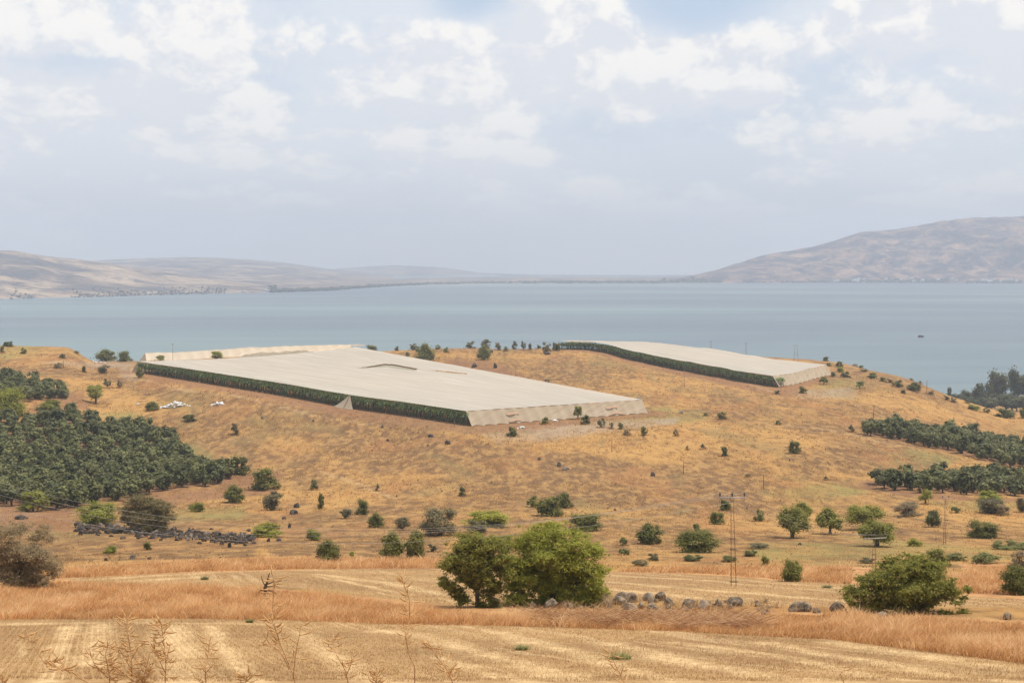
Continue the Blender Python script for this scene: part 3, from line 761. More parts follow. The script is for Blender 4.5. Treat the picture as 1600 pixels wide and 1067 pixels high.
OL = []
def plant_grove(poly, spacing, size, lab, group, rot, seed):
    for (x, y) in grove(poly, spacing, size, None, None, group, rot, seed):
        z = float(gz(x, y)); s_ = size*rng.uniform(.82, 1.22); u, v = project(np.array(x), np.array(y), np.array(z))
        if u < -60 or u > 1660: continue
        OL.append((s_/y, (x, y, z-.1), s_, s_*rng.uniform(.80, 1.0), lab, group))
plant_grove(L_MAIN, 4.7, 5.15, 'rounded grey green olive tree in the large grove on the left hillside', 'olive trees of the large left grove', .4, 1)
plant_grove(L_UP, 4.3, 4.9, 'rounded grey green olive tree in the small upper block at the left edge', 'olive trees of the small upper left block', .4, 2)
plant_grove(R_UP, 5.2, 5.3, 'rounded grey green olive tree in the upper of two groves on the right', 'olive trees of the upper right grove', .15, 3)
plant_grove(R_LOW, 5.0, 4.9, 'rounded grey green olive tree in the lower of two groves on the right', 'olive trees of the lower right grove', .15, 4)
OL.sort(key=lambda q: -q[0])
for q in OL[:295]: put('o', q[1], q[2], q[3], q[4], q[5], 'olive_tree', 'olive tree')
def np_mesh(me):
    v = np.empty(len(me.vertices)*3); me.vertices.foreach_get('co', v)
    q = np.empty(len(me.loops), np.int32); me.loops.foreach_get('vertex_index', q)
    a = np.empty(len(me.polygons)); me.attributes['rnd'].data.foreach_get('value', a); return v.reshape(-1, 3), q.reshape(-1, 4), a
Vs, Qs, As, n0 = [], [], [], 0
for q in OL[295:]:
    v, f, a = np_mesh(proto('o', 0, int(rng.integers(4)))[0]); th = rng.uniform(0, 6.28); cs, sn = math.cos(th), math.sin(th)
    sh = rng.uniform(-.2, .2)
    v = v*np.array([q[2], q[2], q[3]]); v = np.stack([v[:, 0]*cs-v[:, 1]*sn, v[:, 0]*sn+v[:, 1]*cs, v[:, 2]], 1)+np.array(q[1])
    Vs.append(v); Qs.append(f+n0); As.append(np.clip(a+sh, 0, 1)); n0 += len(v)
if Vs:
    tag(link('olive_grove', mesh_np('olive_grove', np.concatenate(Vs), np.concatenate(Qs), LM['o'], attrs={'rnd': ('FACE', np.concatenate(As))})),
        'the farther olive trees of the groves, grey green and closely set', 'olive grove', kind='stuff')
print('OLIVES', len(OL))

# lakeside wood beyond the right slope
WOOD = """
1440|985|14|13|small dark tree at the left end of the lakeside wood
1455|1000|20|22|dark round tree second from the left end of the lakeside wood
1470|1010|22|20|broad low tree near the left end of the lakeside wood
1483|1030|8|30|narrow pointed tree sticking up from the left part of the wood
1497|990|30|24|broad dark tree in the lower left part of the wood
1512|1020|26|26|rounded tree left of the first tall tree of the wood
1535|1000|32|44|first tall grey green tree of the lakeside wood
1561|1030|42|58|big tall tree with a wide crown in the lakeside wood
1585|1045|26|62|tallest slender tree near the right edge of the wood
1606|1020|40|58|tall tree cut by the right edge of the photo above the wood
1545|940|30|24|lower front tree under the first tall tree of the wood
1572|950|34|30|light crowned tree in front of the big tall tree of the wood
1600|930|30|30|front tree of the wood at the right edge above the house
1520|930|26|18|low front tree left of the pale wall
1640|1000|44|52|tall tree just beyond the right edge of the photo
""".strip().split('\n')
for L in WOOD:
    u, d, wd, ht, lab = L.split('|'); u, d, wd, ht = map(float, (u, d, wd, ht)); p = at(u, d); sc = d/F
    put('x', p-np.array([0, 0, .3]), wd*sc*1.1, ht*sc*1.0, lab, 'trees of the lakeside wood', 'lakeside_tree', 'tree', 1)
for k in range(34):
    d = rng.uniform(930, 1060); u = 1450+rng.uniform(0, 1)**.8*210; p = at(u, d); sc = d/F; h = rng.uniform(14, 26)*sc*(.7+.5*(u-1450)/200)
    put('x', p-np.array([0, 0, .3]), h*rng.uniform(.9, 1.5), h, 'dark green tree filling in the lakeside wood beyond the right slope', 'filling trees of the lakeside wood', 'lakeside_tree', 'tree', 0)

# ------------------------------------------------------------------ near trees with their own branching
def hero(name, cat, u, v, lobes_px, depth, kind, label, n, leaf, seed, trunk_r=.14, sub=9, limbs=None, subr=(.34, .55), zf=.3):
    """lobes_px: (column, row, radius) of each leafy mass in the photo; depth spread and sizes in metres"""
    r = np.random.default_rng(seed); p = hit(u, v); sc = p[1]/F; L = []; ends = []
    for (lu, lv, lr) in lobes_px:
        x, z, rad = (lu-u)*sc, (v-lv)*sc*1.02, lr*sc
        for rep in range(2):
            y = r.uniform(-1, 1)*depth*math.sqrt(max(.1, 1-(x/(6*depth))**2)); ends.append((x, y, z, rad))
            for q in range(sub+6):
                spray = q >= sub; d = r.normal(0, 1, 3); d /= np.linalg.norm(d); s_ = rad*r.uniform(*subr)*(.55 if spray else 1)
                c = np.array([x, y, z])+d*rad*np.array([1.1, 1.1, .75])*(r.uniform(1.0, 1.45) if spray else r.uniform(.2, 1.0))
                k_ = r.uniform(.8, 1.5); L.append((c[0], c[1], max(c[2], s_*zf), s_*k_, s_*k_, s_*.55))
    o = empty(name, p-np.array([0, 0, .08])); tag(o, label, cat)
    link('crown' if cat == 'tree' else 'foliage', crown_mesh('crown', r, n, leaf, L, LM[kind], 1.5, 3.2, .0), o)
    b = MB()
    for (x, y, z, rad) in (ends if limbs is None else ends[:limbs]):
        e = np.array([x, y, z]); L0 = np.linalg.norm(e); f = (np.array([.04, 0, min(z*.5, 1.0)]) if cat == 'tree' else np.array([x*.16, y*.16, min(z*.4, .9)]))+r.normal(0, .05, 3)
        m1 = f+(e-f)*.35+r.normal(0, .08*L0*.5, 3)+np.array([0, 0, .06*L0]); m2 = f+(e-f)*.7+r.normal(0, .07*L0*.5, 3)
        s0 = np.array([r.normal(0, trunk_r*.3), r.normal(0, trunk_r*.3), -.15])
        b.tube([s0, f*.55+s0*.3, f, m1, m2, e], np.array([1.2, 1, .8, .5, .32, .12])*trunk_r, 6)
        for q in range(5):
            t = r.uniform(.35, 1); base = m1+(e-m1)*t; d = r.normal(0, 1, 3); d[2] = abs(d[2])*.6; tip = base+d/np.linalg.norm(d)*rad*r.uniform(.7, 1.3)
            b.tube([base, (base+tip)/2+r.normal(0, .05, 3), tip], np.array([.18, .11, .05])*trunk_r, 4)
    link('trunk' if cat == 'tree' else 'stem', b.mesh('trunk', bark, True), o)
    return o
hero('feathery_tree', 'tree', 745, 948, [(748,840,20),(728,850,20),(770,850,18),(712,868,16),(745,864,24),(785,868,16),(700,884,13),(693,905,9),(735,885,16),(768,884,18),(720,902,9),(714,925,12),(790,893,14),(765,905,10),(722,935,11),(750,942,9),(765,925,13),(778,915,13),(742,910,16),(703,912,10),(735,900,14),(770,940,10),(755,890,18),(715,890,14)],
     1.0, 't', 'feathery green tree with a visible trunk left of the big near bush', 66000, .052, 11, .06, 15, 14)
hero('near_bush', 'bush', 868, 946, [(868,832,20),(838,838,20),(900,838,20),(815,856,20),(925,858,18),(850,860,26),(885,862,26),(935,884,13),(808,880,17),(838,885,24),(872,890,24),(910,888,22),(930,912,14),(815,905,13),(845,915,16),(880,918,20),(908,924,16),(862,936,12),(925,930,14),(900,938,13),(830,932,13),(880,938,12),(812,925,12),(848,938,10),(936,915,12),(800,930,13),(806,915,15),(797,900,13),(792,882,13),(815,935,12),(890,908,20),(860,905,20),(825,900,18),(912,905,18)],
     1.7, 'l', 'biggest near bush with a dense green dome above the stone wall', 125000, .052, 12, .08, 16, 16)
hero('near_bush', 'bush', 1432, 957, [(1400,892,16),(1425,888,17),(1455,890,17),(1380,903,16),(1360,910,14),(1475,917,15),(1490,920,12),(1410,908,20),(1445,912,20),(1340,918,12),(1442,874,11),(1420,880,14),(1460,884,14),(1395,882,13),(1370,895,14),(1345,905,11),(1330,922,12),(1405,900,20),(1440,902,20),(1475,905,14),(1375,915,18),(1350,930,13),(1405,925,20),(1445,928,18),(1480,928,10),(1500,930,8),(1318,928,6),(1385,940,15),(1425,942,15),(1405,942,14),(1445,942,14),(1362,935,14),(1390,925,18),(1425,915,20),(1460,918,16),(1350,945,9),(1330,940,8),(1468,948,10),(1500,950,8),(1508,915,6)],
     1.5, 't', 'wide wind swept near bush over stones at the right', 95000, .050, 13, .07, 15, 20)
hero('twiggy_bush', 'bush', 22, 917, [(30,825,18),(5,830,20),(60,838,18),(-20,840,22),(35,855,24),(75,860,16),(85,885,12),(10,862,24),(-15,880,24),(50,885,22),(20,893,24),(-5,900,20),(38,900,20),(65,880,18),(70,860,18),(45,865,22),(25,875,22),(78,900,9),(55,905,10),(0,905,12)],
     1.5, 'b', 'big twiggy grey brown bush on the left edge', 100000, .042, 14, .04, 15, 40)
hero('shady_bush', 'bush', 228, 832, [(215,778,13),(235,785,16),(200,795,13),(255,790,12),(215,803,16),(240,808,17),(265,808,9),(200,815,9),(225,820,12),(255,822,10),(192,808,8),(225,795,18),(245,798,18),(210,785,14),(228,808,18),(250,812,14),(210,815,14),(238,822,14)],
     2.0, 'h', 'big grey green bush growing out of the stone heap', 70000, .085, 15, .08, 11, 16)

# ------------------------------------------------------------------ netted plantations
def netmat(name, a, b, tr):
    m, T = newmat(name); s = attr(T, 'ps'); t = attr(T, 'pt')
    v = T.n('ShaderNodeCombineXYZ', X=T.m('MULTIPLY', s, .05), Y=T.m('MULTIPLY', t, .9)).outputs[0]
    st = T.noise(v, .55, 5, .62); fine = T.noise(T.n('ShaderNodeCombineXYZ', X=s, Y=t).outputs[0], 1.2, 3, .6)
    seam = T.m('PINGPONG', t, 3.0); seam2 = T.m('PINGPONG', s, 9.0)
    c = T.mix(T.ramp(st, .36, .62), b, a); c = T.mix(T.m('MULTIPLY', T.ramp(seam, .16, .0), .35), c, (.34,.30,.24))
    c = T.mix(T.m('MULTIPLY', T.ramp(seam2, .2, .0), .25), c, (.38,.34,.27)); c = T.mix(T.m('MULTIPLY', T.ramp(T.noise(T.n('ShaderNodeCombineXYZ', X=T.m('MULTIPLY', s, .012), Y=T.m('MULTIPLY', t, .12)).outputs[0], 1.0, 5, .6), .42, .62), .55), c, b)
    finish(T, c, .85, fine, .25, .1, .08, tr); return m
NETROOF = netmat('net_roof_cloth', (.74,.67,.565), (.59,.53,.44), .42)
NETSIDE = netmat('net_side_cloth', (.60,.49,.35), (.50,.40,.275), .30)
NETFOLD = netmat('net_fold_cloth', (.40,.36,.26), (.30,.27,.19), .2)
steel, T = newmat('dull_steel'); finish(T, (.16,.14,.125), .6, spec=.4)
rust, T = newmat('brown_steel'); nz = T.noise(T.n('ShaderNodeTexCoord').outputs['Object'], 6, 4); finish(T, T.mix(nz, (.13,.075,.052), (.25,.15,.10)), .75)
ventm, T = newmat('vent_cloth'); finish(T, T.mix(T.noise(T.n('ShaderNodeTexCoord').outputs['Object'], 3, 3), (.42,.26,.17), (.52,.35,.23)), .9)
def roofz(x, y, hh): return gz(x, y)+hh
def skirt(name, P, Q, out, hh, off, bays, parent, mat=None, scallop=.9):
    ns, nt = bays*6+1, 8; s = np.linspace(0, 1, ns); t = np.linspace(0, 1, nt)
    top = P[None, :2]*(1-s[:, None])+Q[None, :2]*s[:, None]; ph = (s*bays) % 1; ph[-1] = 0
    sag = np.sin(np.pi*ph)
    tz = roofz(top[:, 0], top[:, 1], hh)-.25*sag; bot = top+out*(off-scallop*sag)[:, None]; bz = gz(bot[:, 0], bot[:, 1])+.02+.25*sag
    V = np.empty((nt, ns, 3))
    for i, q in enumerate(t):
        V[i, :, :2] = top*(1-q)+bot*q - out*(.18*np.sin(np.pi*q)*sag)[:, None]; V[i, :, 2] = tz*(1-q)+bz*q
    ln = np.linalg.norm(Q[:2]-P[:2])
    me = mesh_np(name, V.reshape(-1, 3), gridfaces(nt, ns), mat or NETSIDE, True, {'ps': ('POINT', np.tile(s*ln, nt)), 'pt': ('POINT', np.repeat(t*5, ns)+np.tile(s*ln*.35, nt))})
    return link(name, me, parent), V
def banana_rows(P, Q, inn, hh, rows, step, r, lo=0, hi=1):
    """arching leaf plants in rows just inside a roof edge"""
    VV, QQ, RR, n0 = [], [], [], 0; ln = np.linalg.norm(Q[:2]-P[:2]); b = MB()
    for k in range(rows):
        for s in np.arange(lo*ln, hi*ln, step):
            c = P[:2]+(Q[:2]-P[:2])*(s+r.uniform(-.4, .4))/ln + inn*(.9+k*2.1+r.uniform(-.35, .35)); z0 = float(gz(c[0], c[1])); h = hh*r.uniform(.66, .94)
            tp = r.uniform(-.3, 1.1)
            for q in range(11):
                a = r.uniform(0, 6.28); L = r.uniform(1.5, 2.5); st = h*r.uniform(.42, .72); up = min(r.uniform(.8, 1.6), hh-.25-st)
                dx, dy = math.cos(a), math.sin(a); w_ = r.uniform(.22, .40); px, py = -dy, dx
                prof = [(0, 0, .35), (.3*L, up*.75, 1), (.62*L, up*.80, 1.), (.95*L, up*.25, .45)]
                for (e, zz, ww) in prof:
                    for sg in (-1, 1): VV.append((c[0]+dx*e*.75+px*w_*ww*sg, c[1]+dy*e*.75+py*w_*ww*sg, z0+st+zz))
                for i in range(3): QQ.append((n0+2*i, n0+2*i+1, n0+2*i+3, n0+2*i+2)); RR.append(np.clip(.35*tp+r.uniform(0, .7), 0, 1))
                n0 += 8
            b.tube([(c[0], c[1], z0-.1), (c[0]+.05, c[1], z0+h*.5)], [.16, .10], 5)
            nv = np.concatenate(b.V); VV += [tuple(x) for x in nv]
            for f in np.concatenate(b.Q): QQ.append(tuple(f+n0)); RR.append(.05)
            n0 += len(nv); b = MB()
    return VV, QQ, RR
def plantation(name, label, cn, hh, skirts, crops, hole=None, seed=1, nbays=20, crop_label='', off=3.0, side=None):
    """cn: ground corners front left, front right, back right, back left"""
    r = np.random.default_rng(seed); A, B, D, E = [np.array(c) for c in cn]; root = empty(name, A); tag(root, label, 'plantation net')
    cen = (A+B+D+E)[:2]/4; inv = np.array(A)
    ns, nt = 170, 120; s, t = np.meshgrid(np.linspace(0, 1, ns), np.linspace(0, 1, nt))
    P = (A[:2]*(1-s[..., None])+B[:2]*s[..., None])*(1-t[..., None])+(E[:2]*(1-s[..., None])+D[:2]*s[..., None])*t[..., None]
    z = roofz(P[..., 0], P[..., 1], hh); zi = blur(z, 6); z[1:-1, 1:-1] = zi[1:-1, 1:-1]
    mS = s*np.linalg.norm(B-A); mT = t*np.linalg.norm(E-A)
    z = z + .10*vnoise(P[..., 0], P[..., 1], 9, seed, 3) - .16*np.abs(np.sin(np.pi*mT/6))*np.abs(np.sin(np.pi*mS/18))*np.minimum(1, np.minimum(t, 1-t)*30)
    V = np.dstack([P, z[..., None]]).reshape(-1, 3); Q = gridfaces(nt, ns)
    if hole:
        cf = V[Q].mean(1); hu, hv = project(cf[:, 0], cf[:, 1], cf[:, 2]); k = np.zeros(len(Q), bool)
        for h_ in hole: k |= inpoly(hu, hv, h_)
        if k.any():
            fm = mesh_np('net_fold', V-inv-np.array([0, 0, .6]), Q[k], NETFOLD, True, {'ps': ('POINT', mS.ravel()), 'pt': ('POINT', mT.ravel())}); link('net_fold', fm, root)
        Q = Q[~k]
    me = mesh_np('net_roof', V-inv, Q, NETROOF, True, {'ps': ('POINT', mS.ravel()), 'pt': ('POINT', mT.ravel())}); link('net_roof', me, root)
    cs = [A, B, D, E]
    for (i, bays) in skirts:
        p, q = cs[i], cs[(i+1) % 4]; d = (q-p)[:2]; o = np.array([d[1], -d[0]]); o /= np.linalg.norm(o)
        if np.dot(o, (p+q)[:2]/2-cen) < 0: o = -o
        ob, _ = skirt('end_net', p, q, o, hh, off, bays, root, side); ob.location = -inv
    d = (B-A)[:2]; inn = np.array([-d[1], d[0]])/np.linalg.norm(d)
    if np.dot(inn, cen-(A+B)[:2]/2) < 0: inn = -inn
    if crops:
        for k in range(nbays+1):
            c = A[:2]+(B-A)[:2]*k/nbays + inn*.25; z0 = float(gz(c[0], c[1])); b = MB(); b.tube([(c[0], c[1], z0-.1), (c[0], c[1], z0+hh-.03)], .06, 5)
            link('post', b.mesh('post', steel), root, -inv)
        VV, QQ, RR = banana_rows(A, B, inn, hh, 4, 1.5, r)
        tag(link('banana_plants', mesh_np('banana_plants', VV, np.array(QQ), LM['n'], attrs={'rnd': ('FACE', RR)})), crop_label, 'banana plants', kind='stuff')
    return root, inv, inn, hh
def gp(u, d): return at(u, d)
NA, NB, ND, NE = gp(216, 585), gp(728, 448), gp(1003, 500), gp(556, 770)
root, inv, inn, hh = plantation('netted_plantation', 'large pale net roof over banana plants, left of the golden hill', (NA, NB, ND, NE), 4.7, [(1, 16), (3, 14)], True,
   [[(560,575),(603,568),(620,570),(652,575.5),(650,579.5),(624,576.5),(606,573.5)], [(668,578),(700,580),(730,583.5),(729,584.8),(700,582)]], 31, 34, 'row of green banana plants under the large left net roof')
# the guyed net flap half way along the open long side
p = NA[:2]+(NB-NA)[:2]*.705; d = (NB-NA)[:2]/np.linalg.norm((NB-NA)[:2]); o_ = -inn; z = float(roofz(p[0], p[1], 4.7))
for (a0, a1, b0, b1) in [(-.15, .0, -5.2, 0), (0, .15, 0, 5.2)]:
    n_ = 9; V = []
    for i in range(n_):
        q = i/(n_-1); top = p+d*(a0 if b0 < 0 else a1)*1.0; w0, w1 = (b0*q, b1*q) if b0 < 0 else (b0*q, b1*q)
        for k in range(5):
            e = w0+(w1-w0)*k/4; xy = top+d*e+o_*(.15+3.0*q); zz = z*(1-q)+(float(gz(xy[0], xy[1]))+.05)*q-.25*math.sin(math.pi*q); V.append((xy[0], xy[1], zz))
    me = mesh_np('net_flap', np.array(V)-inv, gridfaces(n_, 5), NETSIDE, True, {'ps': ('POINT', np.arange(n_*5)*.2), 'pt': ('POINT', np.arange(n_*5) % 5 *.7)}); link('net_flap', me, root)
# reddish vent flaps sewn in the sloping end
e = (ND-NB)[:2]; eo = np.array([e[1], -e[0]]); eo /= np.linalg.norm(eo)
if np.dot(eo, NB[:2]-NA[:2]) < 0: eo = -eo
for (q, wdt, lo, hi_) in [(.235, 5.5, .30, .42), (.235, 5.5, .72, .84), (.80, 6.0, .34, .46), (.82, 6.0, .74, .86)]:
    V = []
    for k in range(5):
        c = NB[:2]+e*(q+(k/4-.5)*wdt/np.linalg.norm(e))
        for f_ in (lo, hi_):
            xy = c+eo*(3.0*f_+.10); zz = float(roofz(c[0], c[1], 4.7))*(1-f_)+float(gz(*(c+eo*3)))*f_+.08; V.append((xy[0], xy[1], zz))
    Q = [(2*k, 2*k+2, 2*k+3, 2*k+1) for k in range(4)]
    link('vent_flap', mesh_np('vent_flap', np.array(V)-inv, np.array(Q), ventm), root)
RA, RB, RD, RE = gp(872, 770), gp(1207, 604), gp(1291, 690), gp(890, 960)
plantation('netted_plantation', 'second pale net roof over banana plants, on the right hill shoulder', (RA, RB, RD, RE), 4.8, [(1, 12)], True, None, 32, 26, 'row of dark banana plants under the right hand net roof')
CREAM = netmat('cream_net_cloth', (.86,.74,.56), (.78,.66,.50), .3)
CA, CB, CD, CE = gp(228, 800), gp(548, 850), gp(575, 960), gp(250, 950)
plantation('netted_plantation', 'cream coloured net wall and roof behind the left end of the large plantation', (CA, CB, CD, CE), 5.2, [(0, 18), (3, 8)], False, None, 33, 20, '', 4.0, CREAM)
# grey earth heap in front of the cream net
V = []; us = np.linspace(0, 1, 60); c0, c1 = gp(362, 700), gp(512, 735)
for i, s in enumerate(us):
    for j, t in enumerate(np.linspace(-1, 1, 14)):
        c = c0*(1-s)+c1*s; y = c[1]+t*9; z = float(gz(c[0], y))-.2+(5.6+2.4*math.sin(s*2.6))*.62*max(0, 1-t*t)*min(1, 6*min(s, 1-s)+.05)*(1+.25*float(vnoise(np.array(c[0]), np.array(y), 3., 4, 3)))
        V.append((c[0], y, z))
em, T = newmat('grey_earth'); nz = T.noise(T.n('ShaderNodeNewGeometry').outputs['Position'], .6, 6, .65); finish(T, T.mix(nz, (.16,.12,.075), (.42,.36,.26)), .95, nz, .7, 1.0)
tag(link('earth_heap', mesh_np('earth_heap', V, gridfaces(60, 14), em, True)), 'long grey brown heap of earth before the cream net', 'earth heap')

# ------------------------------------------------------------------ poles and wires
insm, T = newmat('dark_insulator'); finish(T, (.05,.035,.03), .4, spec=.5)
greym, T = newmat('grey_crossarm'); finish(T, (.36,.34,.32), .6, spec=.4)
def hpole(p, h, arm, gap, lean, r, label, rz=0.0, ins=3, double=True):
    o = empty('utility_pole', p, rz); tag(o, label, 'utility pole')
    for sg in ((-1, 1) if double else (0,)):
        b = MB(); b.tube([(sg*gap/2, 0, -.3), (sg*gap/2*.72+lean*.5, 0, h*.5), (sg*gap/2*.42+lean, 0, h-.02)], [r*1.15, r, r*.85], 8); link('leg', b.mesh('leg', rust, True), o)
    b = MB(); b.box((lean, -r-.06, h-.12), (arm/2, .035, .04)); link('crossarm', b.mesh('crossarm', greym), o)
    if double:
        for q in (.04, .40, .52):
            b = MB(); g = gap*(1-.58*q)/2; b.box((lean*q, -r*.4, h*q+.05), (g+.1, .03, .035)); link('brace', b.mesh('brace', rust), o)
        b = MB(); b.tube([(lean-arm*.46, 0, h-.18), (lean-arm*.18, .06, h-.02), (lean+gap*.21, .05, h-.45)], .022, 4); link('stay', b.mesh('stay', rust), o)
    for k in range(ins):
        x = lean+(-.47+.94*k/max(1, ins-1))*arm if ins > 1 else lean; b = MB()
        b.tube([(x, -r-.06, h-.07), (x, -r-.06, h+.05), (x, -r-.06, h+.08), (x, -r-.06, h+.2), (x, -r-.06, h+.22), (x, -r-.06, h+.33)], [.025, .025, .075, .09, .055, .04], 8); link('insulator', b.mesh('insulator', insm, True), o)
    return o
PB = hit(1146.5, 915); sc = PB[1]/F; PH = (915-772)*sc
hpole(PB, PH, 41*sc, 8*sc, -4*sc, .024, 'tall two legged steel power pole with crossarm standing in the upper field')
PC = at(1369, 128); sc2 = PC[1]/F
ph2 = HC+PC[1]*ray(1369, 848)[1]-PC[2]
hpole(PC, max(3.5, ph2), 40*sc2, 7*sc2, 0, .02, 'thin power pole whose crossarm crosses the flat topped tree', .25)
PD = hit(1476, 850); sc3 = PD[1]/F
hpole(PD, 74*sc3, 12*sc3, 4*sc3, 0, .03, 'slender double pole on the right below the olive groves', .3, 2)
for (u, v, h, lab, arm) in [(956, 706, 21, 'thin bare post on the golden slope, left of the pole line', 0), (1068, 740, 20, 'thin bare post on the slope straight above the steel power pole', 0), (1193, 763, 23, 'thin bare post on the slope right of the steel power pole', 0),
      (1069, 606, 29, 'tall thin post on the gold slope between the two plantations', 0), (1365, 655, 22, 'thin post with small crossarm above the upper right grove', 5), (270, 560, 26, 'power pole with small crossarm before the cream net', 5),
      (398, 560, 4, 'short stake', 0), (99, 575, 13, 'thin post on the slope of the left bluff', 0), (806, 595, 22, 'faint thin post behind the plantation roof edge', 0), (710, 667, 10, 'short post by the large plantation front corner', 0), (1448, 616, 22, 'thin post on the skyline at the left of the lakeside wood', 0), (1579, 772, 8, 'short post under the lower right grove', 0), (219, 572, 11, 'short post at the left corner of the large plantation', 0)]:
    if lab == 'short stake': continue
    p = hit(u, v); s_ = p[1]/F; o = empty('thin_post' if not arm else 'utility_pole', p, .1); tag(o, lab, 'post' if not arm else 'utility pole', 'thin posts on the hillside')
    b = MB(); b.tube([(0, 0, -.2), (.02, 0, h*s_)], [.10, .08], 6); link('pole', b.mesh('pole', rust, True), o)
    if arm: b = MB(); b.box((.02, -.12, h*s_-.25), (arm*s_/2, .06, .07)); link('crossarm', b.mesh('crossarm', rust), o)
for (u, d, top, arm, lab) in [(1110, 1010, 533, 5, 'faint small pole behind the right net roof, left of three'), (1165, 960, 536, 5, 'faint small pole behind the right net roof, middle of three')]:
    p = at(u, d); z = HC+d*ray(u, top)[1]; o = empty('utility_pole', p, 0); tag(o, lab, 'utility pole', 'poles behind the right net roof')
    for sg in (-.5, .5):
        b = MB(); b.tube([(sg, 0, -.2), (sg*.8, 0, z-p[2])], [.09, .07], 6); link('leg', b.mesh('leg', rust, True), o)
    b = MB(); b.box((0, -.2, z-p[2]-.2), (arm*d/F/2, .08, .09)); link('crossarm', b.mesh('crossarm', rust), o)
p = at(1243, 800); z = HC+800*ray(1243, 539)[1]; hpole(p, z-p[2], 3.4, 2.6, 0, .07, 'two legged pole on the skyline behind the right net roof', 0, 2)
wirem, T = newmat('wire_metal'); finish(T, (.50,.46,.40), .5, spec=.4)
def wire(A, B, sag, rad, label, group):
    t = np.linspace(0, 1, 90)[:, None]; P = A*(1-t)+B*t; P[:, 2] -= 4*sag*(t*(1-t))[:, 0]
    c = (A+B)/2; b = MB(); b.tube(P-A, rad, 5); o = link('power_line', b.mesh('power_line', wirem, True), None, A); return tag(o, label, 'power line', group)
def pxd(u, v, d): a, e = ray(u, v); return np.array([a*d, d, HC+e*d])
top = PB+np.array([-4*sc, -.13, PH+.25])
far = at(-520, 175)
hpole(far, 9.5, 41*sc, 8*sc, 0, .075, 'two legged power pole beyond the left edge holding the wires', -.9)
ft = HC+175*ray(-520, 512)[1]
for k, (dv, lab) in enumerate([(0, 'uppermost of three power wires crossing the left olive grove'), (9, 'middle of three power wires crossing the left olive grove'), (19, 'lowest of three power wires crossing the left olive grove')]):
    A = pxd(-520, 497+dv*1.1, 190-k*2); B = top+np.array([(1-k)*-.47*41*sc*-1, 0, 0])
    wire(A, B, 12.4, .010, lab, 'power wires from the steel pole')
wire(pxd(-520, 585, 160), PB+np.array([-4*sc, -.1, PH*.93]), 9.6, .010, 'single lower power wire crossing the bottom of the left olive grove', 'power wires from the steel pole')
for k in range(3):
    B = PC+np.array([(-.47+.47*k)*40*sc2, -.1, max(3.5, ph2)+.25]); A = top+np.array([(-.47+.47*k)*41*sc, 0, 0])
    wire(A, B, 1.0, .006, ['left', 'middle', 'right'][k]+' thin wire running from the steel pole to the thin pole', 'thin wires to the right pole')

# ------------------------------------------------------------------ stones
darkm, T = newmat('dark_basalt')
pos = T.n('ShaderNodeTexCoord').outputs['Object']; a = T.noise(pos, 2.2, 6, .65); c = T.mix(T.ramp(a, .35, .65), (.020,.016,.013), (.13,.105,.085))
c = T.mix(T.m('MULTIPLY', T.ramp(T.n('ShaderNodeObjectInfo').outputs['Random'], .6, 1.0), .6), c, (.30,.25,.20)); finish(T, c, .9, a, .6, .12, .15)
rockm, T = newmat('basalt')
pos = T.n('ShaderNodeTexCoord').outputs['Object']; oi = T.n('ShaderNodeObjectInfo').outputs['Random']
a = T.noise(pos, 2.2, 6, .65); b2 = T.noise(pos, 7, 4, .6)
c = T.mix(T.ramp(a, .35, .65), (.060,.044,.030), (.31,.230,.155)); c = T.mix(T.m('MULTIPLY', T.ramp(b2, .52, .66), .55), c, (.46,.38,.28)); c = T.mix(T.m('MULTIPLY', T.ramp(oi, .55, 1.0), .40), c, (.38,.29,.20))
finish(T, c, .9, T.m('ADD', a, T.m('MULTIPLY', b2, .4)), .6, .12, .15)
ROCKS = []
for k in range(7):
    r = np.random.default_rng(100+k); v, f = icosphere(3); v = v*np.array([1, r.uniform(.7, 1), r.uniform(.6, .9)])
    for q in range(14):                                        # chip flat faces off the lump
        d = r.normal(0, 1, 3); d /= np.linalg.norm(d); lim = r.uniform(.42, .80); e = v@d; v = v-np.maximum(e-lim, 0)[:, None]*d*.92
    v *= 1+.05*vnoise(v[:, 0]*3+v[:, 2], v[:, 1]*3-v[:, 2]*2, .6, k, 3)[:, None]
    v = (v-np.array([0, 0, v[:, 2].min()]))/np.array([2, 2, v[:, 2].max()-v[:, 2].min()])
    ROCKS.append(mesh_np('stone', v, f, rockm, False))
DARK = [m_.copy() for m_ in ROCKS]
for m_ in DARK: m_.materials[0] = darkm
def rock(p, w_, h_, label, group, sink=.48, tilt=.15, name='stone'):
    o = link(name, (DARK if group.startswith('stones of the long left') or group.startswith('loose') else ROCKS)[int(rng.integers(7))], None, p-np.array([0, 0, sink*h_])); o.scale = (w_, w_*rng.uniform(.7, 1.1), h_*(1+sink))
    o.rotation_euler = (rng.normal(0, tilt), rng.normal(0, tilt), rng.uniform(0, 6.28)); return tag(o, label, 'stone', group)
RBASES = []
def rockpx(u, v, wd, ht, label, group, **k):
    p = hit(u, v); s_ = p[1]/F; ht = ht*(.82 if v > 925 else .95); RBASES.append((p[0], p[1], wd*s_)); return rock(p, wd*s_, ht*s_, label, group, **k)
GW = 'stones of the tumbled near wall'
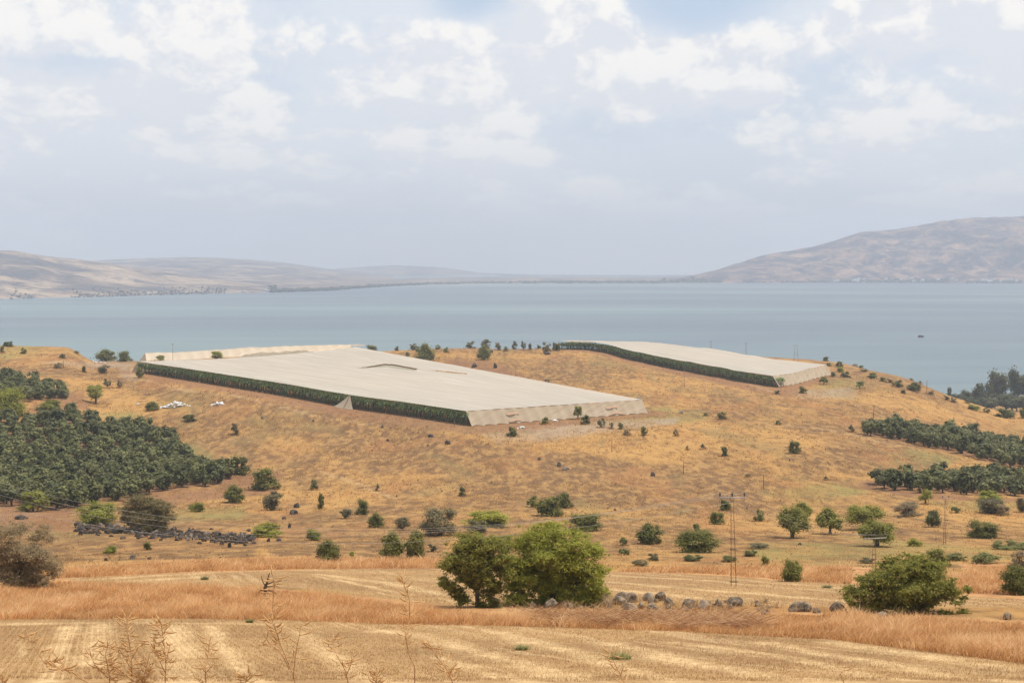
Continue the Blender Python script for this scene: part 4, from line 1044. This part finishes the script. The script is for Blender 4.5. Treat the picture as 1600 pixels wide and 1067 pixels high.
for (u, v, wd, ht, lab) in [(860,951,34,20,'smooth pale boulder under the big near bush, leftmost of the wall'),(832,950,20,14,'brown half buried stone left of the smooth pale boulder'),(884,950,15,13,'small rounded stone right of the smooth pale boulder'),
   (914,948,36,20,'wide rounded grey boulder in the middle of the near wall'),(936,944,18,20,'upright light grey stone beside the wide grey boulder'),(950,947,14,12,'small pale stone between the upright stone and the dark slabs'),
   (965,944,34,18,'dark slab shaped stone left of the wall\'s gap'),(984,941,22,20,'darkest upright stone in the middle of the wall'),(975,935,30,14,'flat brown stone on top of the dark slabs'),(1012,938,26,16,'dark topped stone at the wall\'s highest point'),
   (1030,938,24,20,'pale rounded stone right of the wall\'s highest point'),(1046,946,26,18,'brown stone below the pale rounded one'),(1018,956,30,18,'grey green flat stone low in front of the wall'),(984,956,34,20,'large brown boulder low in front of the wall'),
   (1000,950,16,14,'reddish small stone wedged in the wall middle'),(1076,950,28,20,'grey boulder after the break in the wall'),(1103,954,34,22,'palest big boulder covered by dry stalks'),(1126,949,20,18,'dark pointed stone near the right end of the wall'),
   (1152,946,26,20,'purplish grey stone at the right end of the wall'),(1250,955,46,20,'broad brown mound like boulder between wall and right bush'),(1278,957,20,12,'small stone beside the broad brown boulder'),
   (1312,955,32,20,'rounded grey boulder left of the flat slab at right'),(1340,953,22,16,'dark stone behind the flat slab at right'),(1356,955,42,16,'long flat pale slab under the right near bush'),(1380,963,22,11,'small grey stone in front of the long slab'),(1400,963,16,10,'rightmost small stone before the right near bush'),
   (1573,968,15,15,'brown rock standing alone in grass near the right edge'),(805,947,22,18,'brown stone at the foot of the feathery tree'),(772,942,18,12,'flat dark stone behind the feathery tree\'s foot')]:
    rockpx(u, v, wd, ht, lab, GW)
for k in range(64):
    u = rng.uniform(800, 1240); rockpx(u, 946+rng.normal(0, 5)+(u-980)*.006, rng.uniform(7, 17), rng.uniform(6, 13), 'small brown grey stone among the boulders of the near wall', 'small stones of the near wall', tilt=.5)
for k in range(165):
    q = rng.uniform(0, 1)
    if q < .42: u = rng.uniform(120, 262); v = 829+(u-190)*.035+rng.normal(0, 3.2)
    else: u = rng.uniform(212, 396); v = 838+(u-300)*.05+rng.normal(0, 3.6)
    rockpx(u, v, rng.uniform(5, 12.5), rng.uniform(5, 10.5), 'dark basalt stone in the long heap under the big shady bush', 'stones of the long left heap', tilt=.6, sink=.1)
rubm, T = newmat('dark_rubble'); nz = T.noise(T.n('ShaderNodeNewGeometry').outputs['Position'], 1.5, 5, .65); finish(T, T.mix(nz, (.012,.010,.009), (.085,.068,.055)), .95, nz, .5, .2)
b = MB(); v0, f0 = icosphere(1)
for k in range(420):
    q = rng.uniform(0, 1)
    if q < .42: u = rng.uniform(118, 264); v = 829+(u-190)*.035+rng.normal(0, 3.6)
    else: u = rng.uniform(210, 398); v = 838+(u-300)*.05+rng.normal(0, 4.2)
    p = hit(u, v); s_ = p[1]/F*rng.uniform(1.8, 4.2); b.add(v0*np.array([1, 1, .8])*(1+.25*rng.normal(0, 1, (len(v0), 1)))*s_+p+np.array([0, 0, s_*.3]), T=f0)
tag(link('stone_rubble', b.mesh('stone_rubble', rubm)), 'small dark rubble filling the long stone heap', 'rubble', kind='stuff')
for (u, v, wd, ht, lab) in [(166,876,10,6,'grey rock left of three in a row below the left stone heap'),(208,873,14,7,'pale flat rock in the middle of three below the left stone heap'),(233,874,11,5,'dark rock right of three below the left stone heap'),
   (346,851,10,9,'dark boulder below the right end of the long stone heap'),(358,855,9,10,'lowest dark boulder at the right end of the long stone heap'),(390,843,15,10,'largest dark rock at the right tip of the long stone heap'),(192,842,12,5,'flat stone before the left part of the long heap'),
   (463,793,13,9,'dark rock on the left slope beside the upright bush'),(458,803,16,8,'grey rock below the dark one by the upright bush'),(444,811,10,6,'small rock low on the left slope'),(453,825,8,9,'pale topped rock right of the yellow green bush'),(418,846,9,7,'rock under the yellow green bush'),(436,845,11,6,'dark rock right below the yellow green bush'),
   (875,729,11,9,'dark rock on the golden slope above the clump of three'),(884,734,14,5,'flat grey rock beside the dark one on the golden slope'),(843,718,8,4,'small dark flat rock uphill on the golden slope'),(1020,744,8,8,'lone pale faced rock on the middle slope'),(961,798,6,4,'tiny dark rock right of the clump of three'),
   (699,694,11,7,'grey rock alone below the plantation front'),(668,697,6,4,'small rock left of the grey one below the plantation'),(674,682,15,5,'brown rock patch below the plantation front corner'),(596,668,8,6,'dark rock below the guyed net flap'),(490,659,5,4,'tiny rock below the plantation\'s long side'),(410,654,6,4,'tiny dark rock at the left below the long side'),
   (606,689,6,4,'small pale rock in the middle of the brown slope'),(740,574,14,8,'dark outcrop on the crest right of the bushy green tree'),(774,575,9,9,'narrow dark outcrop on the golden crest'),(766,551,12,5,'dark low rock on the skyline'),(1065,646,9,5,'dark rock at the tip of the green field'),(998,625,14,5,'dark rocks behind the net end corner'),
   (855,554,13,5,'dark rock under the bushes at the right plantation tip'),(1234,720,4,4,'tiny dark rock under the lone bush on the bulge'),(1250,851,7,4,'small pale rock below the leftmost right hand tree'),(1405,809,9,3,'flat pale rock below the brownish scrub'),(1168,795,6,4,'small pale rock right of the power pole top'),(690,768,5,3,'speck of pale rock on the mid slope'),(620,776,5,3,'small white rock on the mid slope'),(35,811,26,8,'grey rocks above the big twiggy bush')]:
    rockpx(u, v, wd, ht, lab, 'loose rocks on the hillside')

# ------------------------------------------------------------------ grass, straw, stubble
def grassmat(name, a, b, c3, tr=.3):
    m, T = newmat(name); r = attr(T, 'rnd'); pos = T.n('ShaderNodeNewGeometry').outputs['Position']
    k = T.m('ADD', T.m('MULTIPLY', r, .7), T.m('MULTIPLY', T.noise(pos, .35, 4, .6), .5))
    c = T.mix(T.ramp(k, .25, .65, smooth=False), a, b); c = T.mix(T.ramp(k, .65, 1.0, smooth=False), c, c3); finish(T, c, .8, spec=.1, trans=tr); return m
GO = grassmat('dry_orange_grass', (.31,.140,.055), (.66,.375,.155), (.92,.68,.38), .45)
GS = grassmat('straw', (.36,.215,.100), (.50,.320,.150), (.76,.57,.33), .35)
GH = grassmat('hill_grass', (.20,.105,.042), (.50,.270,.090), (.74,.47,.19), .45)
GB = grassmat('dry_brush_stems', (.28,.135,.060), (.54,.30,.14), (.84,.62,.37), .35)
def blades(name, P, h, wd, lean, mat, label, cat, r, up=1.0, clumpv=.25, tint=None):
    n = len(P); a = r.uniform(0, 6.28, n); cl = 1.5*vnoise(P[:, 0], P[:, 1]*.6, 1.5, 77, 3)
    h = h*r.uniform(.55, 1.25, n)*(1+clumpv*2*cl); W_ = np.stack([np.cos(a), np.sin(a), 0*a], 1)*(wd*r.uniform(.7, 1.3, n))[:, None]
    th = 5*vnoise(P[:, 0], P[:, 1], 2.4, 78, 2)+r.normal(0, 1.6, n); ln = lean*h*r.uniform(.2, 1.1, n); wind = np.array([.25, -.05, 0])*h[:, None]
    M = P+np.stack([np.cos(th)*ln*.35, np.sin(th)*ln*.35, h*.55], 1)+wind*.3; Tp = P+np.stack([np.cos(th)*ln, np.sin(th)*ln, h], 1)+wind
    V = np.stack([P-W_/2, P+W_/2, M+W_*.38, M-W_*.38, Tp], 1).reshape(-1, 3); i = np.arange(n)*5
    Q = np.stack([i, i+1, i+2, i+3], 1); T3 = np.stack([i+3, i+2, i+4], 1); rv = np.clip((.5+.35*cl if tint is None else tint)+r.normal(0, .20, n), 0, 1)
    o = link(name, mesh_np(name, V, [Q, T3], mat, attrs={'rnd': ('FACE', np.concatenate([rv, rv]))})); return tag(o, label, cat, kind='stuff')
DZ = np.geomspace(36, 1150, 640)
def hits(u, v, dmax=900):
    """vectorised ground hits"""
    out = []
    for k in range(0, len(u), 4000):
        a, e = ray(u[k:k+4000], v[k:k+4000]); d = DZ[DZ < dmax]
        g = (gz(a[:, None]*d[None], np.broadcast_to(d[None], (len(a), len(d))))-HC)/d[None]; ok = g >= e[:, None]
        i = ok.argmax(1); has = ok.any(1) & (i > 0); i = np.maximum(i, 1); j = np.arange(len(a)); g0, g1 = g[j, i-1], g[j, i]
        t = np.clip((e-g0)/np.where(g1 == g0, 1, g1-g0), 0, 1); y = d[i-1]+(d[i]-d[i-1])*t; x = a*y
        out.append(np.stack([x, y, gz(x, y)], 1)[has])
    return np.concatenate(out)
def sample(polys, n, r, excl=()):
    bb = np.array([q for p in polys for q in p]); lo, hi = bb.min(0), bb.max(0); U, V = [], []
    lo[0] = max(lo[0], -60); hi[0] = min(hi[0], 1660); m = 0
    while m < n:
        u = r.uniform(lo[0], hi[0], n); v = r.uniform(lo[1], hi[1], n); k = np.zeros(n, bool)
        for p in polys: k |= inpoly(u, v, p)
        for p in excl: k &= ~inpoly(u, v, p)
        U.append(u[k]); V.append(v[k]); m += int(k.sum())
    return np.concatenate(U)[:n], np.concatenate(V)[:n]
r = np.random.default_rng(5)
RB = np.array([(x+math.cos(a)*q*w_, y+math.sin(a)*q*w_) for (x, y, w_) in RBASES for a, q in zip(r.uniform(0, 6.28, 26), r.uniform(.35, .95, 26))]); RB = np.column_stack([RB, gz(RB[:, 0], RB[:, 1])])
BAND = [(-60,910),(100,910),(240,914),(400,920),(520,930),(600,945),(690,955),(800,965),(1000,968),(1160,963),(1300,962),(1420,968),(1540,975),(1660,985),(1660,1046),(1600,1037),(1500,1024),(1400,1012),(1300,999),(1200,994),(1050,986),(900,981),(800,978),(620,975),(450,969),(300,966),(-60,968)]
blades('dry_grass', hits(*sample([BAND], 110000, r), 200), .36, .028, 1.3, GO, 'tall dry orange grass between the two mown fields', 'dry grass', r, clumpv=.42)
blades('dry_grass', np.concatenate([hits(*sample([BAND], 2600, r), 200), RB[RB[:, 1] < 100]]), .42, .024, .8, GS, 'pale tall stems standing out of the dry grass and between the stones', 'dry grass', r)
blades('dry_grass', RB[RB[:, 1] > 100], .35, .05, 1.0, GO, 'dry grass growing around the stones of the slope', 'dry grass', r)
BACK = [[(60,903),(90,893),(250,879),(420,873),(560,872),(690,874),(700,888),(480,889),(300,893),(130,902)], [(960,893),(1040,886),(1200,886),(1330,888),(1330,910),(1200,903),(1100,896)], [(1330,905),(1500,900),(1520,885),(1640,885),(1640,930),(1420,924)], [(1180,893),(1250,896),(1330,898),(1330,912),(1210,906)]]
blades('dry_grass', hits(*sample(BACK, 45000, r), 260), .42, .05, 1.2, GO, 'dry orange grass strip along the far rim of the upper field', 'dry grass', r, clumpv=.4)
u, v = sample([[(800,962),(1000,964),(1150,962),(1200,985),(1050,984),(850,978)]], 9000, r); P = hits(u, v, 200)
n = len(P); a = r.normal(0, .9, n)+(r.random(n) < .5)*math.pi; L = r.uniform(.3, 1.2, n); up = np.abs(r.normal(.1, .22, n)); dirv = np.stack([np.cos(a), np.sin(a)*.6, up], 1); P[:, 2] += r.uniform(0, .45, n)**1.3
Wv = np.stack([-np.sin(a)*.4, np.cos(a)*.4, np.ones(n)], 1)*.012
V = np.stack([P-Wv, P+Wv, P+dirv*L[:, None]+Wv*.6, P+dirv*L[:, None]-Wv*.6], 1).reshape(-1, 3)
tag(link('dry_brush', mesh_np('dry_brush', V, np.arange(4*n).reshape(-1, 4), GB, attrs={'rnd': ('FACE', r.random(n))})), 'tangle of dry broken stems lying against the stone wall', 'dry brush', kind='stuff')
# stubble of the near field, thicker along the straw swaths
n = 120000; y = r.uniform(38, 82, n); x = r.uniform(-.40, .40, n)*y; z = gz(x, y); u, v = project(x, y, z); k = inpoly(u, v, FIELD_NEAR); sx = .99*x+.36*y-.0063*x*x; x = x+(np.round(sx/.34)*.34-sx)*.22; P = np.stack([x, y, gz(x, y)], 1)[k]
def grid_val(G, x, y):
    i = np.clip(np.searchsorted(YR, y), 0, len(YR)-1); a = x/(np.maximum(YR[i], 20)+OFF); j = np.clip(np.searchsorted(AG, a), 0, len(AG)-1); return G[i, j]
sv_ = grid_val(m_sw, P[:, 0], P[:, 1]); blades('straw_stubble', P, .075, .014, .9, GS, 'short cut straw stubble on the near mown field', 'stubble', r, tint=.22+.16*vnoise(P[:, 0], P[:, 1], 5, 63, 3)+.75*sv_)
u, v = sample([FIELD_FAR], 26000, r); P = hits(u, v, 200); blades('straw_stubble', P, .08, .03, .9, GS, tint=.25+.7*grid_val(m_sw, P[:, 0], P[:, 1]), r=r, label='short cut straw stubble on the upper mown field', cat='stubble')
BP = np.array([(x+math.cos(a)*q*w_, y+math.sin(a)*q*w_) for (x, y, w_) in BASES for a, q in zip(r.uniform(0, 6.28, 40), r.uniform(.25, .75, 40))]); BP = np.column_stack([BP, gz(BP[:, 0], BP[:, 1])])
HILL = [(-60,545),(100,548),(150,570),(210,575),(580,645),(735,668),(1010,650),(800,592),(640,556),(700,548),(870,548),(1000,570),(1206,608),(1300,575),(1440,605),(1560,650),(1660,655),(1660,900),(1000,890),(700,885),(60,895),(-60,905)]
u, v = sample([HILL], 100000, r, [L_MAIN, L_UP, R_UP, R_LOW, FIELD_FAR]); P = hits(u, v, 900); P = P[vnoise(P[:, 0], P[:, 1], 14, 55, 4) > r.uniform(-.45, .55, len(P))]
P = np.concatenate([P, BP]); sz = np.clip(P[:, 1]/330, .5, 1.6)
blades('hill_grass', P, .38*sz, .15*sz, 1.2, GH, 'dry golden grass tufts over the whole hillside', 'dry grass', r, clumpv=.3)

u, v = sample([HILL], 3600, r, [L_MAIN, L_UP, R_UP, R_LOW, FIELD_FAR]); P = hits(u, v, 900); P = P[vnoise(P[:, 0], P[:, 1], 34, 57, 3) > r.uniform(-.1, .55, len(P))]
P = np.repeat(P, 5, 0)+np.concatenate([r.normal(0, .16, (len(P)*5, 2)), np.zeros((len(P)*5, 1))], 1); P[:, 2] = gz(P[:, 0], P[:, 1])
GT = grassmat('thistle', (.11,.072,.036), (.24,.155,.075), (.36,.26,.14), .4)
blades('dry_thistle', P, .36*np.clip(P[:, 1]/330, .6, 1.3), .13*np.clip(P[:, 1]/330, .6, 1.4), .9, GT, 'dark dry thistles dotted over the golden slope', 'thistles', r)
# green weeds in the stubble, dead stump, tall dry stalks near the camera
def weed(u, v, wd, ht, lab):
    p = hit(u, v); s_ = p[1]/F; r = np.random.default_rng(int(u)); n = 260; P = np.tile(p, (n, 1)); P[:, 0] += r.normal(0, .22, n)*wd*s_; P[:, 1] += r.normal(0, .25, n)*wd*s_; P[:, 2] = gz(P[:, 0], P[:, 1])
    a = r.uniform(0, 6.28, n); L = ht*s_*r.uniform(.5, 1.2, n); Tp = np.stack([np.cos(a)*L*1.2, np.sin(a)*L*1.2, L*.8], 1); Wv = np.stack([-np.sin(a), np.cos(a), 0*a], 1)*.02
    V = np.stack([P-Wv, P+Wv, P+Tp], 1).reshape(-1, 3)-p
    tag(link('weed', mesh_np('weed', V, np.arange(3*n).reshape(-1, 3), LM['w'], attrs={'rnd': ('FACE', r.random(n))}), None, p), lab, 'weed', 'green weeds in the mown field')
weed(815, 1015, 20, 9, 'small green weed in the near stubble left of the larger one'); weed(968, 1029, 36, 12, 'larger sprawling green weed in the near stubble'); weed(390, 972, 8, 6, 'tiny green weed at the edge of the near stubble'); weed(320, 905, 9, 6, 'tiny dark weed in the upper mown field'); weed(1292, 918, 14, 5, 'low green weed on the right part of the upper mown field')
deadm, T = newmat('dead_wood'); nz = T.noise(T.n('ShaderNodeTexCoord').outputs['Object'], 9, 4); finish(T, T.mix(nz, (.055,.035,.025), (.20,.12,.08)), .9, nz, .5, .03)
p = hit(416, 931); s_ = p[1]/F; o = empty('dead_stump', p); tag(o, 'twisted dead stump sticking up from the orange grass', 'stump'); b = MB()
J = lambda *q: np.array([[(a-416)*s_, yy, (931-c)*s_] for a, c, yy in q])
b.tube(J((416,934,0),(414,918,.05),(418,908,0),(420,899,-.04),(422,893,0)), [.13,.11,.07,.05,.025], 7); link('trunk', b.mesh('trunk', deadm, True), o)
for Q in [J((415,916,0),(422,916,.1),(430,915,.2),(437,919,.2)), J((415,915,0),(410,908,.1),(408,899,.1)), J((416,920,0),(426,922,-.2),(433,926,-.2)), J((414,920,0),(406,923,.1),(399,931,.2)), J((417,912,0),(427,909,.2),(440,908,.3))]:
    b = MB(); b.tube(Q, [.05,.035,.025,.012][:len(Q)], 5); link('branch', b.mesh('branch', deadm, True), o)
podm, T = newmat('dry_pod'); nz = attr(T, 'rnd'); finish(T, T.mix(T.noise(T.n('ShaderNodeTexCoord').outputs['Object'], 6, 3), (.48,.26,.095), (.88,.60,.29)), .7, spec=.2, trans=.3)
stalkm, T = newmat('dry_stalk'); finish(T, T.mix(T.noise(T.n('ShaderNodeTexCoord').outputs['Object'], 4, 3), (.30,.14,.06), (.60,.34,.16)), .7)
PODS = []
for k in range(5):
    b = MB(); w_ = .040+.005*k; b.tube([(0,0,0),(.25,0,.02),(.45,.02*k-.04,-.02),(.8,.03*k-.06,.0),(1.15,.05*k-.1,.10)], np.array([.25,.4,1.2,.95,.12])*w_, 5); PODS.append(b.mesh('seed_pod', podm, True))
def stalk(d, paths, pods, lab, seed, podlen=.052, rad=.0028):
    """tall dry stalk a few metres from the camera; paths in photo pixels on its own upright plane, rooted in the ground below the frame"""
    r = np.random.default_rng(seed); u0 = paths[0][0][0]; base = at(u0, d); o = empty('dry_stalk', base); tag(o, lab, 'dry stalk', 'tall dry stalks in the foreground')
    pb = MB(); first = True
    for path in paths:
        Pp = []
        for k, (u, v) in enumerate(path): q = pxd(u, v, d+r.normal(0, .03)*(k > 0)); Pp.append(q-base)
        Pp = np.array(Pp)
        if first: Pp = np.concatenate([[[0, 0, -.03]], [[Pp[0, 0]*.5, 0, Pp[0, 2]*.5]], Pp])
        tt = np.linspace(0, 1, len(Pp)); tq = np.linspace(0, 1, len(Pp)*4); Pq = pchip(tt, Pp, tq)
        b = MB(); b.tube(Pq, np.linspace(1.2 if first else .8, .35, len(Pq))*rad, 5); link('stem' if first else 'branch', b.mesh('stem', stalkm, True), o)
        ln = np.linalg.norm(np.diff(Pq, axis=0), axis=1).sum(); m = max(2, int(pods*(ln if not first else min(ln, 1.0)))); lo = .12 if not first else max(0, 1-1.0/ln)
        for q in range(m):
            t = r.uniform(lo, .97); i = min(int(t*(len(Pq)-1)), len(Pq)-2); c = Pq[i]+(Pq[i+1]-Pq[i])*(t*(len(Pq)-1)-i)
            a = r.uniform(0, 6.28); e = r.uniform(-.1, .75); L = podlen*r.uniform(.6, 1.3); dv = np.array([math.cos(a)*math.cos(e), math.sin(a)*math.cos(e)*.8, math.sin(e)])
            st = c+dv*L*.25; cv = np.array([0, 0, .12*L]); po = link('seed_pod', PODS[int(r.integers(5))], o, c); po.scale = (L, L, L); po.rotation_euler = Vector(dv).to_track_quat('X', 'Z').to_euler()
        first = False
    return o
stalk(6.0, [[(462,1075),(448,1030),(436,1000),(428,975),(426,950),(428,915),(424,888)], [(458,1060),(462,1020),(468,990),(472,960)], [(452,1045),(438,1018),(422,1005),(410,990)]], 52, 'tall curved dry stalk with many pods, left of the centre', 1)
stalk(6.2, [[(648,1078),(648,1045),(638,1018),(634,995),(640,965),(640,940),(632,915),(627,895)]], 48, 'single slender dry stalk with pods, right of the centre', 2)
stalk(6.0, [[(322,1078),(321,1045),(326,1015),(330,992)], [(322,1050),(336,1035)]], 26, 'short thin dry stalk between the left tangle and the curved one', 3)
stalk(6.0, [[(258,1078),(259,1040),(257,1010),(253,985),(252,972)], [(258,1050),(244,1020),(238,995)], [(259,1035),(266,1005)]], 62, 'dense upright dry stalk at the right of the left tangle', 4)
stalk(6.1, [[(206,1078),(206,1040),(202,1005),(198,978),(199,960)], [(206,1045),(190,1020),(178,1000)], [(205,1030),(216,1010)], [(204,1060),(175,1040),(160,1030)]], 55, 'branching dry stalk in the middle of the left tangle', 5)
stalk(5.9, [[(150,1078),(120,1055),(95,1045),(72,1035),(50,1005),(36,988)], [(110,1052),(92,1030),(80,1015)], [(95,1045),(70,1050)]], 46, 'leaning dry stalk at the left of the left tangle', 6)
stalk(6.0, [[(172,1078),(170,1050),(165,1025),(172,1000)], [(170,1060),(150,1040),(138,1012)], [(171,1050),(186,1035)]], 60, 'bushy low dry stalk in the left tangle', 7)
stalk(6.0, [[(222,1078),(225,1055),(232,1030)], [(222,1065),(212,1045)], [(224,1060),(240,1048)], [(222,1070),(195,1058)]], 66, 'low tangled dry stalk bearing crowded pods', 8)
stalk(6.2, [[(545,1078),(540,1050),(530,1030),(521,1008),(520,995)], [(540,1058),(550,1030),(546,1018)]], 34, 'thin dry stalk between the curved and the slender ones', 9)
stalk(6.3, [[(708,1078),(703,1055),(690,1035),(676,1015),(668,1000)], [(700,1052),(716,1035)]], 36, 'thin leaning dry stalk right of the slender one', 10)
stalk(6.2, [[(590,1080),(588,1062),(594,1045)], [(589,1068),(578,1052)]], 50, 'tip of a low dry stalk at the bottom edge near the centre', 11)
stalk(6.2, [[(978,1080),(970,1055),(960,1035),(955,1015)], [(970,1055),(974,1040)]], 14, 'thin pale dry stalk at the bottom right of centre', 12)
stalk(6.2, [[(1320,1080),(1314,1055),(1306,1035)]], 8, 'bare dry stem tip at the bottom on the right', 13)
stalk(6.0, [[(380,1080),(384,1064),(392,1050)], [(381,1070),(372,1058)]], 40, 'tip of a low dry stalk left of the curved one', 14)
stalk(6.1, [[(3,1080),(3,1068),(6,1058)]], 20, 'tip of a dry stalk in the bottom left corner', 15)

# ------------------------------------------------------------------ rubbish, boat, house, far shore
white, T = newmat('white_plastic'); finish(T, T.mix(T.noise(T.n('ShaderNodeTexCoord').outputs['Object'], 2, 3), (.55,.55,.55), (.82,.82,.80)), .5, spec=.4)
def rubbish(u, v, wd, ht, lab, n=40):
    p = hit(u, v); s_ = p[1]/F; r = np.random.default_rng(int(u)); v0, f0 = icosphere(1); b = MB()
    for k in range(n):
        x = r.normal(0, .26)*wd*s_; y = r.normal(0, .8); q = v0*np.array([r.uniform(.2, .7), r.uniform(.2, .6), r.uniform(.12, .4)])*(1+.3*r.normal(0, 1, (len(v0), 1))*.4)
        z = float(gz(p[0]+x, p[1]+y))-p[2]; b.add(q+np.array([x, y, z+r.uniform(.05, .8)*ht*s_*math.exp(-(x/(wd*s_*.35))**2)]), T=f0)
    tag(link('rubbish_heap', b.mesh('rubbish_heap', white), None, p), lab, 'rubbish', 'white rubbish on the hillside', 'stuff')
rubbish(272, 636, 44, 9, 'long heap of white plastic rubbish above the left grove', 60); rubbish(340, 632, 22, 4, 'smaller white rubbish strip right of the long heap', 16); rubbish(868, 658, 10, 3, 'white scrap before the plantation net end', 6); rubbish(816, 669, 9, 4, 'white scrap left of the small bushes by the net end', 6); rubbish(155, 567, 26, 3, 'pale scraps at the lakeside edge below the touching bushes', 12)
rubbish(217, 631, 4, 2, 'single white scrap left of the rubbish heap', 2)
hull, T = newmat('boat_hull'); finish(T, (.10,.045,.05), .5, spec=.4)
wht, T = newmat('white_paint'); finish(T, T.mix(T.noise(T.n('ShaderNodeTexCoord').outputs['Object'], 1, 3), (.60,.60,.58), (.72,.72,.70)), .6)
d = 110*F/(527-V0); x = (1440-800)/F*d; o = empty('boat', (x, d, 0), .25); tag(o, 'small dark tour boat with white canopy alone on the lake', 'boat')
n = 13; V = []
for i in range(n):
    t = i/(n-1); w_ = 1.6*min(1, 2.6*(1-t))**.6*(.75+.25*min(1, t*4)); V += [(-5+10*t, -w_, 1.5+.5*t*t), (-5+10*t, -w_*.7, -.3), (-5+10*t, w_*.7, -.3), (-5+10*t, w_, 1.5+.5*t*t)]
Q = [(4*i+k, 4*i+(k+1) % 4, 4*i+4+(k+1) % 4, 4*i+4+k) for i in range(n-1) for k in range(4)]+[(0, 3, 2, 1)]
link('hull', mesh_np('hull', V, np.array(Q), hull), o)
b = MB(); b.box((-.6, 0, 2.5), (3.0, 1.2, .95)); link('cabin', b.mesh('cabin', hull), o)
b = MB(); b.box((-.6, 0, 3.75), (3.9, 1.55, .12)); [b.tube([(px, py, 1.5), (px, py, 3.7)], .06, 5) for px in (-4, 2.8) for py in (-1.3, 1.3)]; link('canopy', b.mesh('canopy', wht), o)
red, T = newmat('red_roof'); finish(T, T.mix(T.noise(T.n('ShaderNodeTexCoord').outputs['Object'], 1.5, 4), (.26,.065,.04), (.42,.13,.08)), .85)
stone, T = newmat('pale_wall'); finish(T, T.mix(T.noise(T.n('ShaderNodeTexCoord').outputs['Object'], .8, 4), (.36,.31,.26), (.52,.46,.40)), .9)
glass, T = newmat('dark_window'); finish(T, (.04,.045,.05), .2, spec=.5)
def house(p, w_, dp, h, rz, name, label, roofmat, group=None, parts=True):
    o = empty(name, p, rz) if parts else None; b = MB(); b.box((0, 0, h/2-.3), (w_/2, dp/2, h/2+.3)); g = MB(); rh = h*.45; e = .5
    g.add([(-w_/2-e, -dp/2-e, h-.1), (w_/2+e, -dp/2-e, h-.1), (w_/2+e, dp/2+e, h-.1), (-w_/2-e, dp/2+e, h-.1), (-w_/4, 0, h+rh), (w_/4, 0, h+rh)], [(0,1,5,4),(2,3,4,5),(0,3,2,1)], [(3,0,4),(1,2,5)])
    if parts:
        link('wall', b.mesh('wall', stone), o); link('roof', g.mesh('roof', roofmat), o)
        for k in (-.28, .05, .3): q = MB(); q.box((k*w_, -dp/2-.02, h*.5), (.5, .05, .6)); link('window', q.mesh('window', glass), o)
        return tag(o, label, 'house', group)
p = hit(1578, 634); house(p+np.array([0, 0, -.2]), 11, 8, 3.6, -.2, 'red_roofed_house', 'low house with red roof below the lakeside wood', red)
b = MB(); p = hit(1552, 634); b.box((0, 0, 1.2), (8, .25, 1.6)); b.box((0, 0, 2.86), (8.1, .32, .08)); tag(link('boundary_wall', b.mesh('boundary_wall', stone), None, p), 'long pale wall left of the red roofed house', 'wall')
shm, T = newmat('shore_trees'); finish(T, T.mix(T.noise(T.n('ShaderNodeNewGeometry').outputs['Position'], .02, 4), (.030,.040,.030), (.075,.085,.06)), .9)
r = np.random.default_rng(9); v0, f0 = icosphere(1); b = MB()
def shore_d(u):
    if u < 520: return float(pchip([-900,0,250,450,520], np.array([3300,4150,4700,5200,5480.]), np.array([u]))[0])
    if u < 1030: return float(pchip([520,650,800,1040], np.array([5480,6750,7300,7350.]), np.array([u]))[0])
    return float(pchip([1015,1300,1600,2400], np.array([7350,7600,7400,6500.]), np.array([u]))[0])
for k in range(2600):
    q = r.random()
    u = r.uniform(-200, 560) if q < .25 else (r.uniform(380, 1040) if q < .6 else r.uniform(1030, 1700))
    if vnoise(np.array(u), np.array(0.), 46, 3, 3) < (-.05 if u < 430 else -.75 if u < 1030 else -.25): continue
    dp = abs(r.normal(0, 1)); d = shore_d(u)+25+dp*(160 if 430 < u < 1030 else 90); s_ = r.uniform(4, 9)*(.75 if u > 400 else .32)*(1.3 if 820 < u < 1030 else 1); x = (u-800)/F*d
    z = 2 if u < 1030 and u > 430 else max(1, (dp*8))
    b.add(v0*np.array([s_*1.6, s_, s_*r.uniform(.6, 1.2)])*(1+.15*r.normal(0, 1, (len(v0), 1)))+np.array([x, d, z+s_*.4]), T=f0)
tag(link('shore_trees', b.mesh('shore_trees', shm)), 'dark belt of trees along the far shore', 'shore trees', kind='stuff')
hb = []
for k in range(3):
    w_, h = [(16, 6), (24, 8), (14, 10)][k]; b = MB(); b.box((0, 0, h/2-1), (w_/2, 6, h/2+1)); b.box((0, 0, h+.3), (w_/2+.6, 6.6, .35)); b.box((w_*.2, 1, h+1.6), (w_*.15, 2.5, 1.3)); hb.append(b.mesh('lakeside_building', wht))
for k in range(40):
    u = r.uniform(1300, 1660) if k < 35 else r.uniform(200, 420); d = shore_d(u)+r.uniform(15, 200 if u > 1000 else 60); x = (u-800)/F*d
    o = link('lakeside_building', hb[k % 3], None, (x, d, 3+(d-shore_d(u))*.07)); o.rotation_euler = (0, 0, r.uniform(-.5, .5)); o.scale = (1, 1, 1) if u > 1000 else (.6, .6, .6)
    tag(o, 'tiny white building at the foot of the '+('right hand mountain' if u > 1000 else 'pale left hill'), 'building', 'white buildings on the '+('right' if u > 1000 else 'left')+' far shore')

# ------------------------------------------------------------------ haze
hz, T = newmat('haze_air'); hz.cycles.homogeneous_volume = True
pv = T.n('ShaderNodeVolumePrincipled', Color=(.77,.86,1.0), Density=1.42e-4, Anisotropy=0.0); pv.inputs['Density Attribute'].default_value = ''
T.n('ShaderNodeOutputMaterial', Volume=pv)
b = MB(); zb = float(Z.min())-1.0; zt = 620.0; b.box((0, 8300, (zb+zt)/2), (9900, 8500, (zt-zb)/2))
tag(link('haze', b.mesh('haze', hz)), 'pale summer haze over the lake', 'haze', kind='stuff')
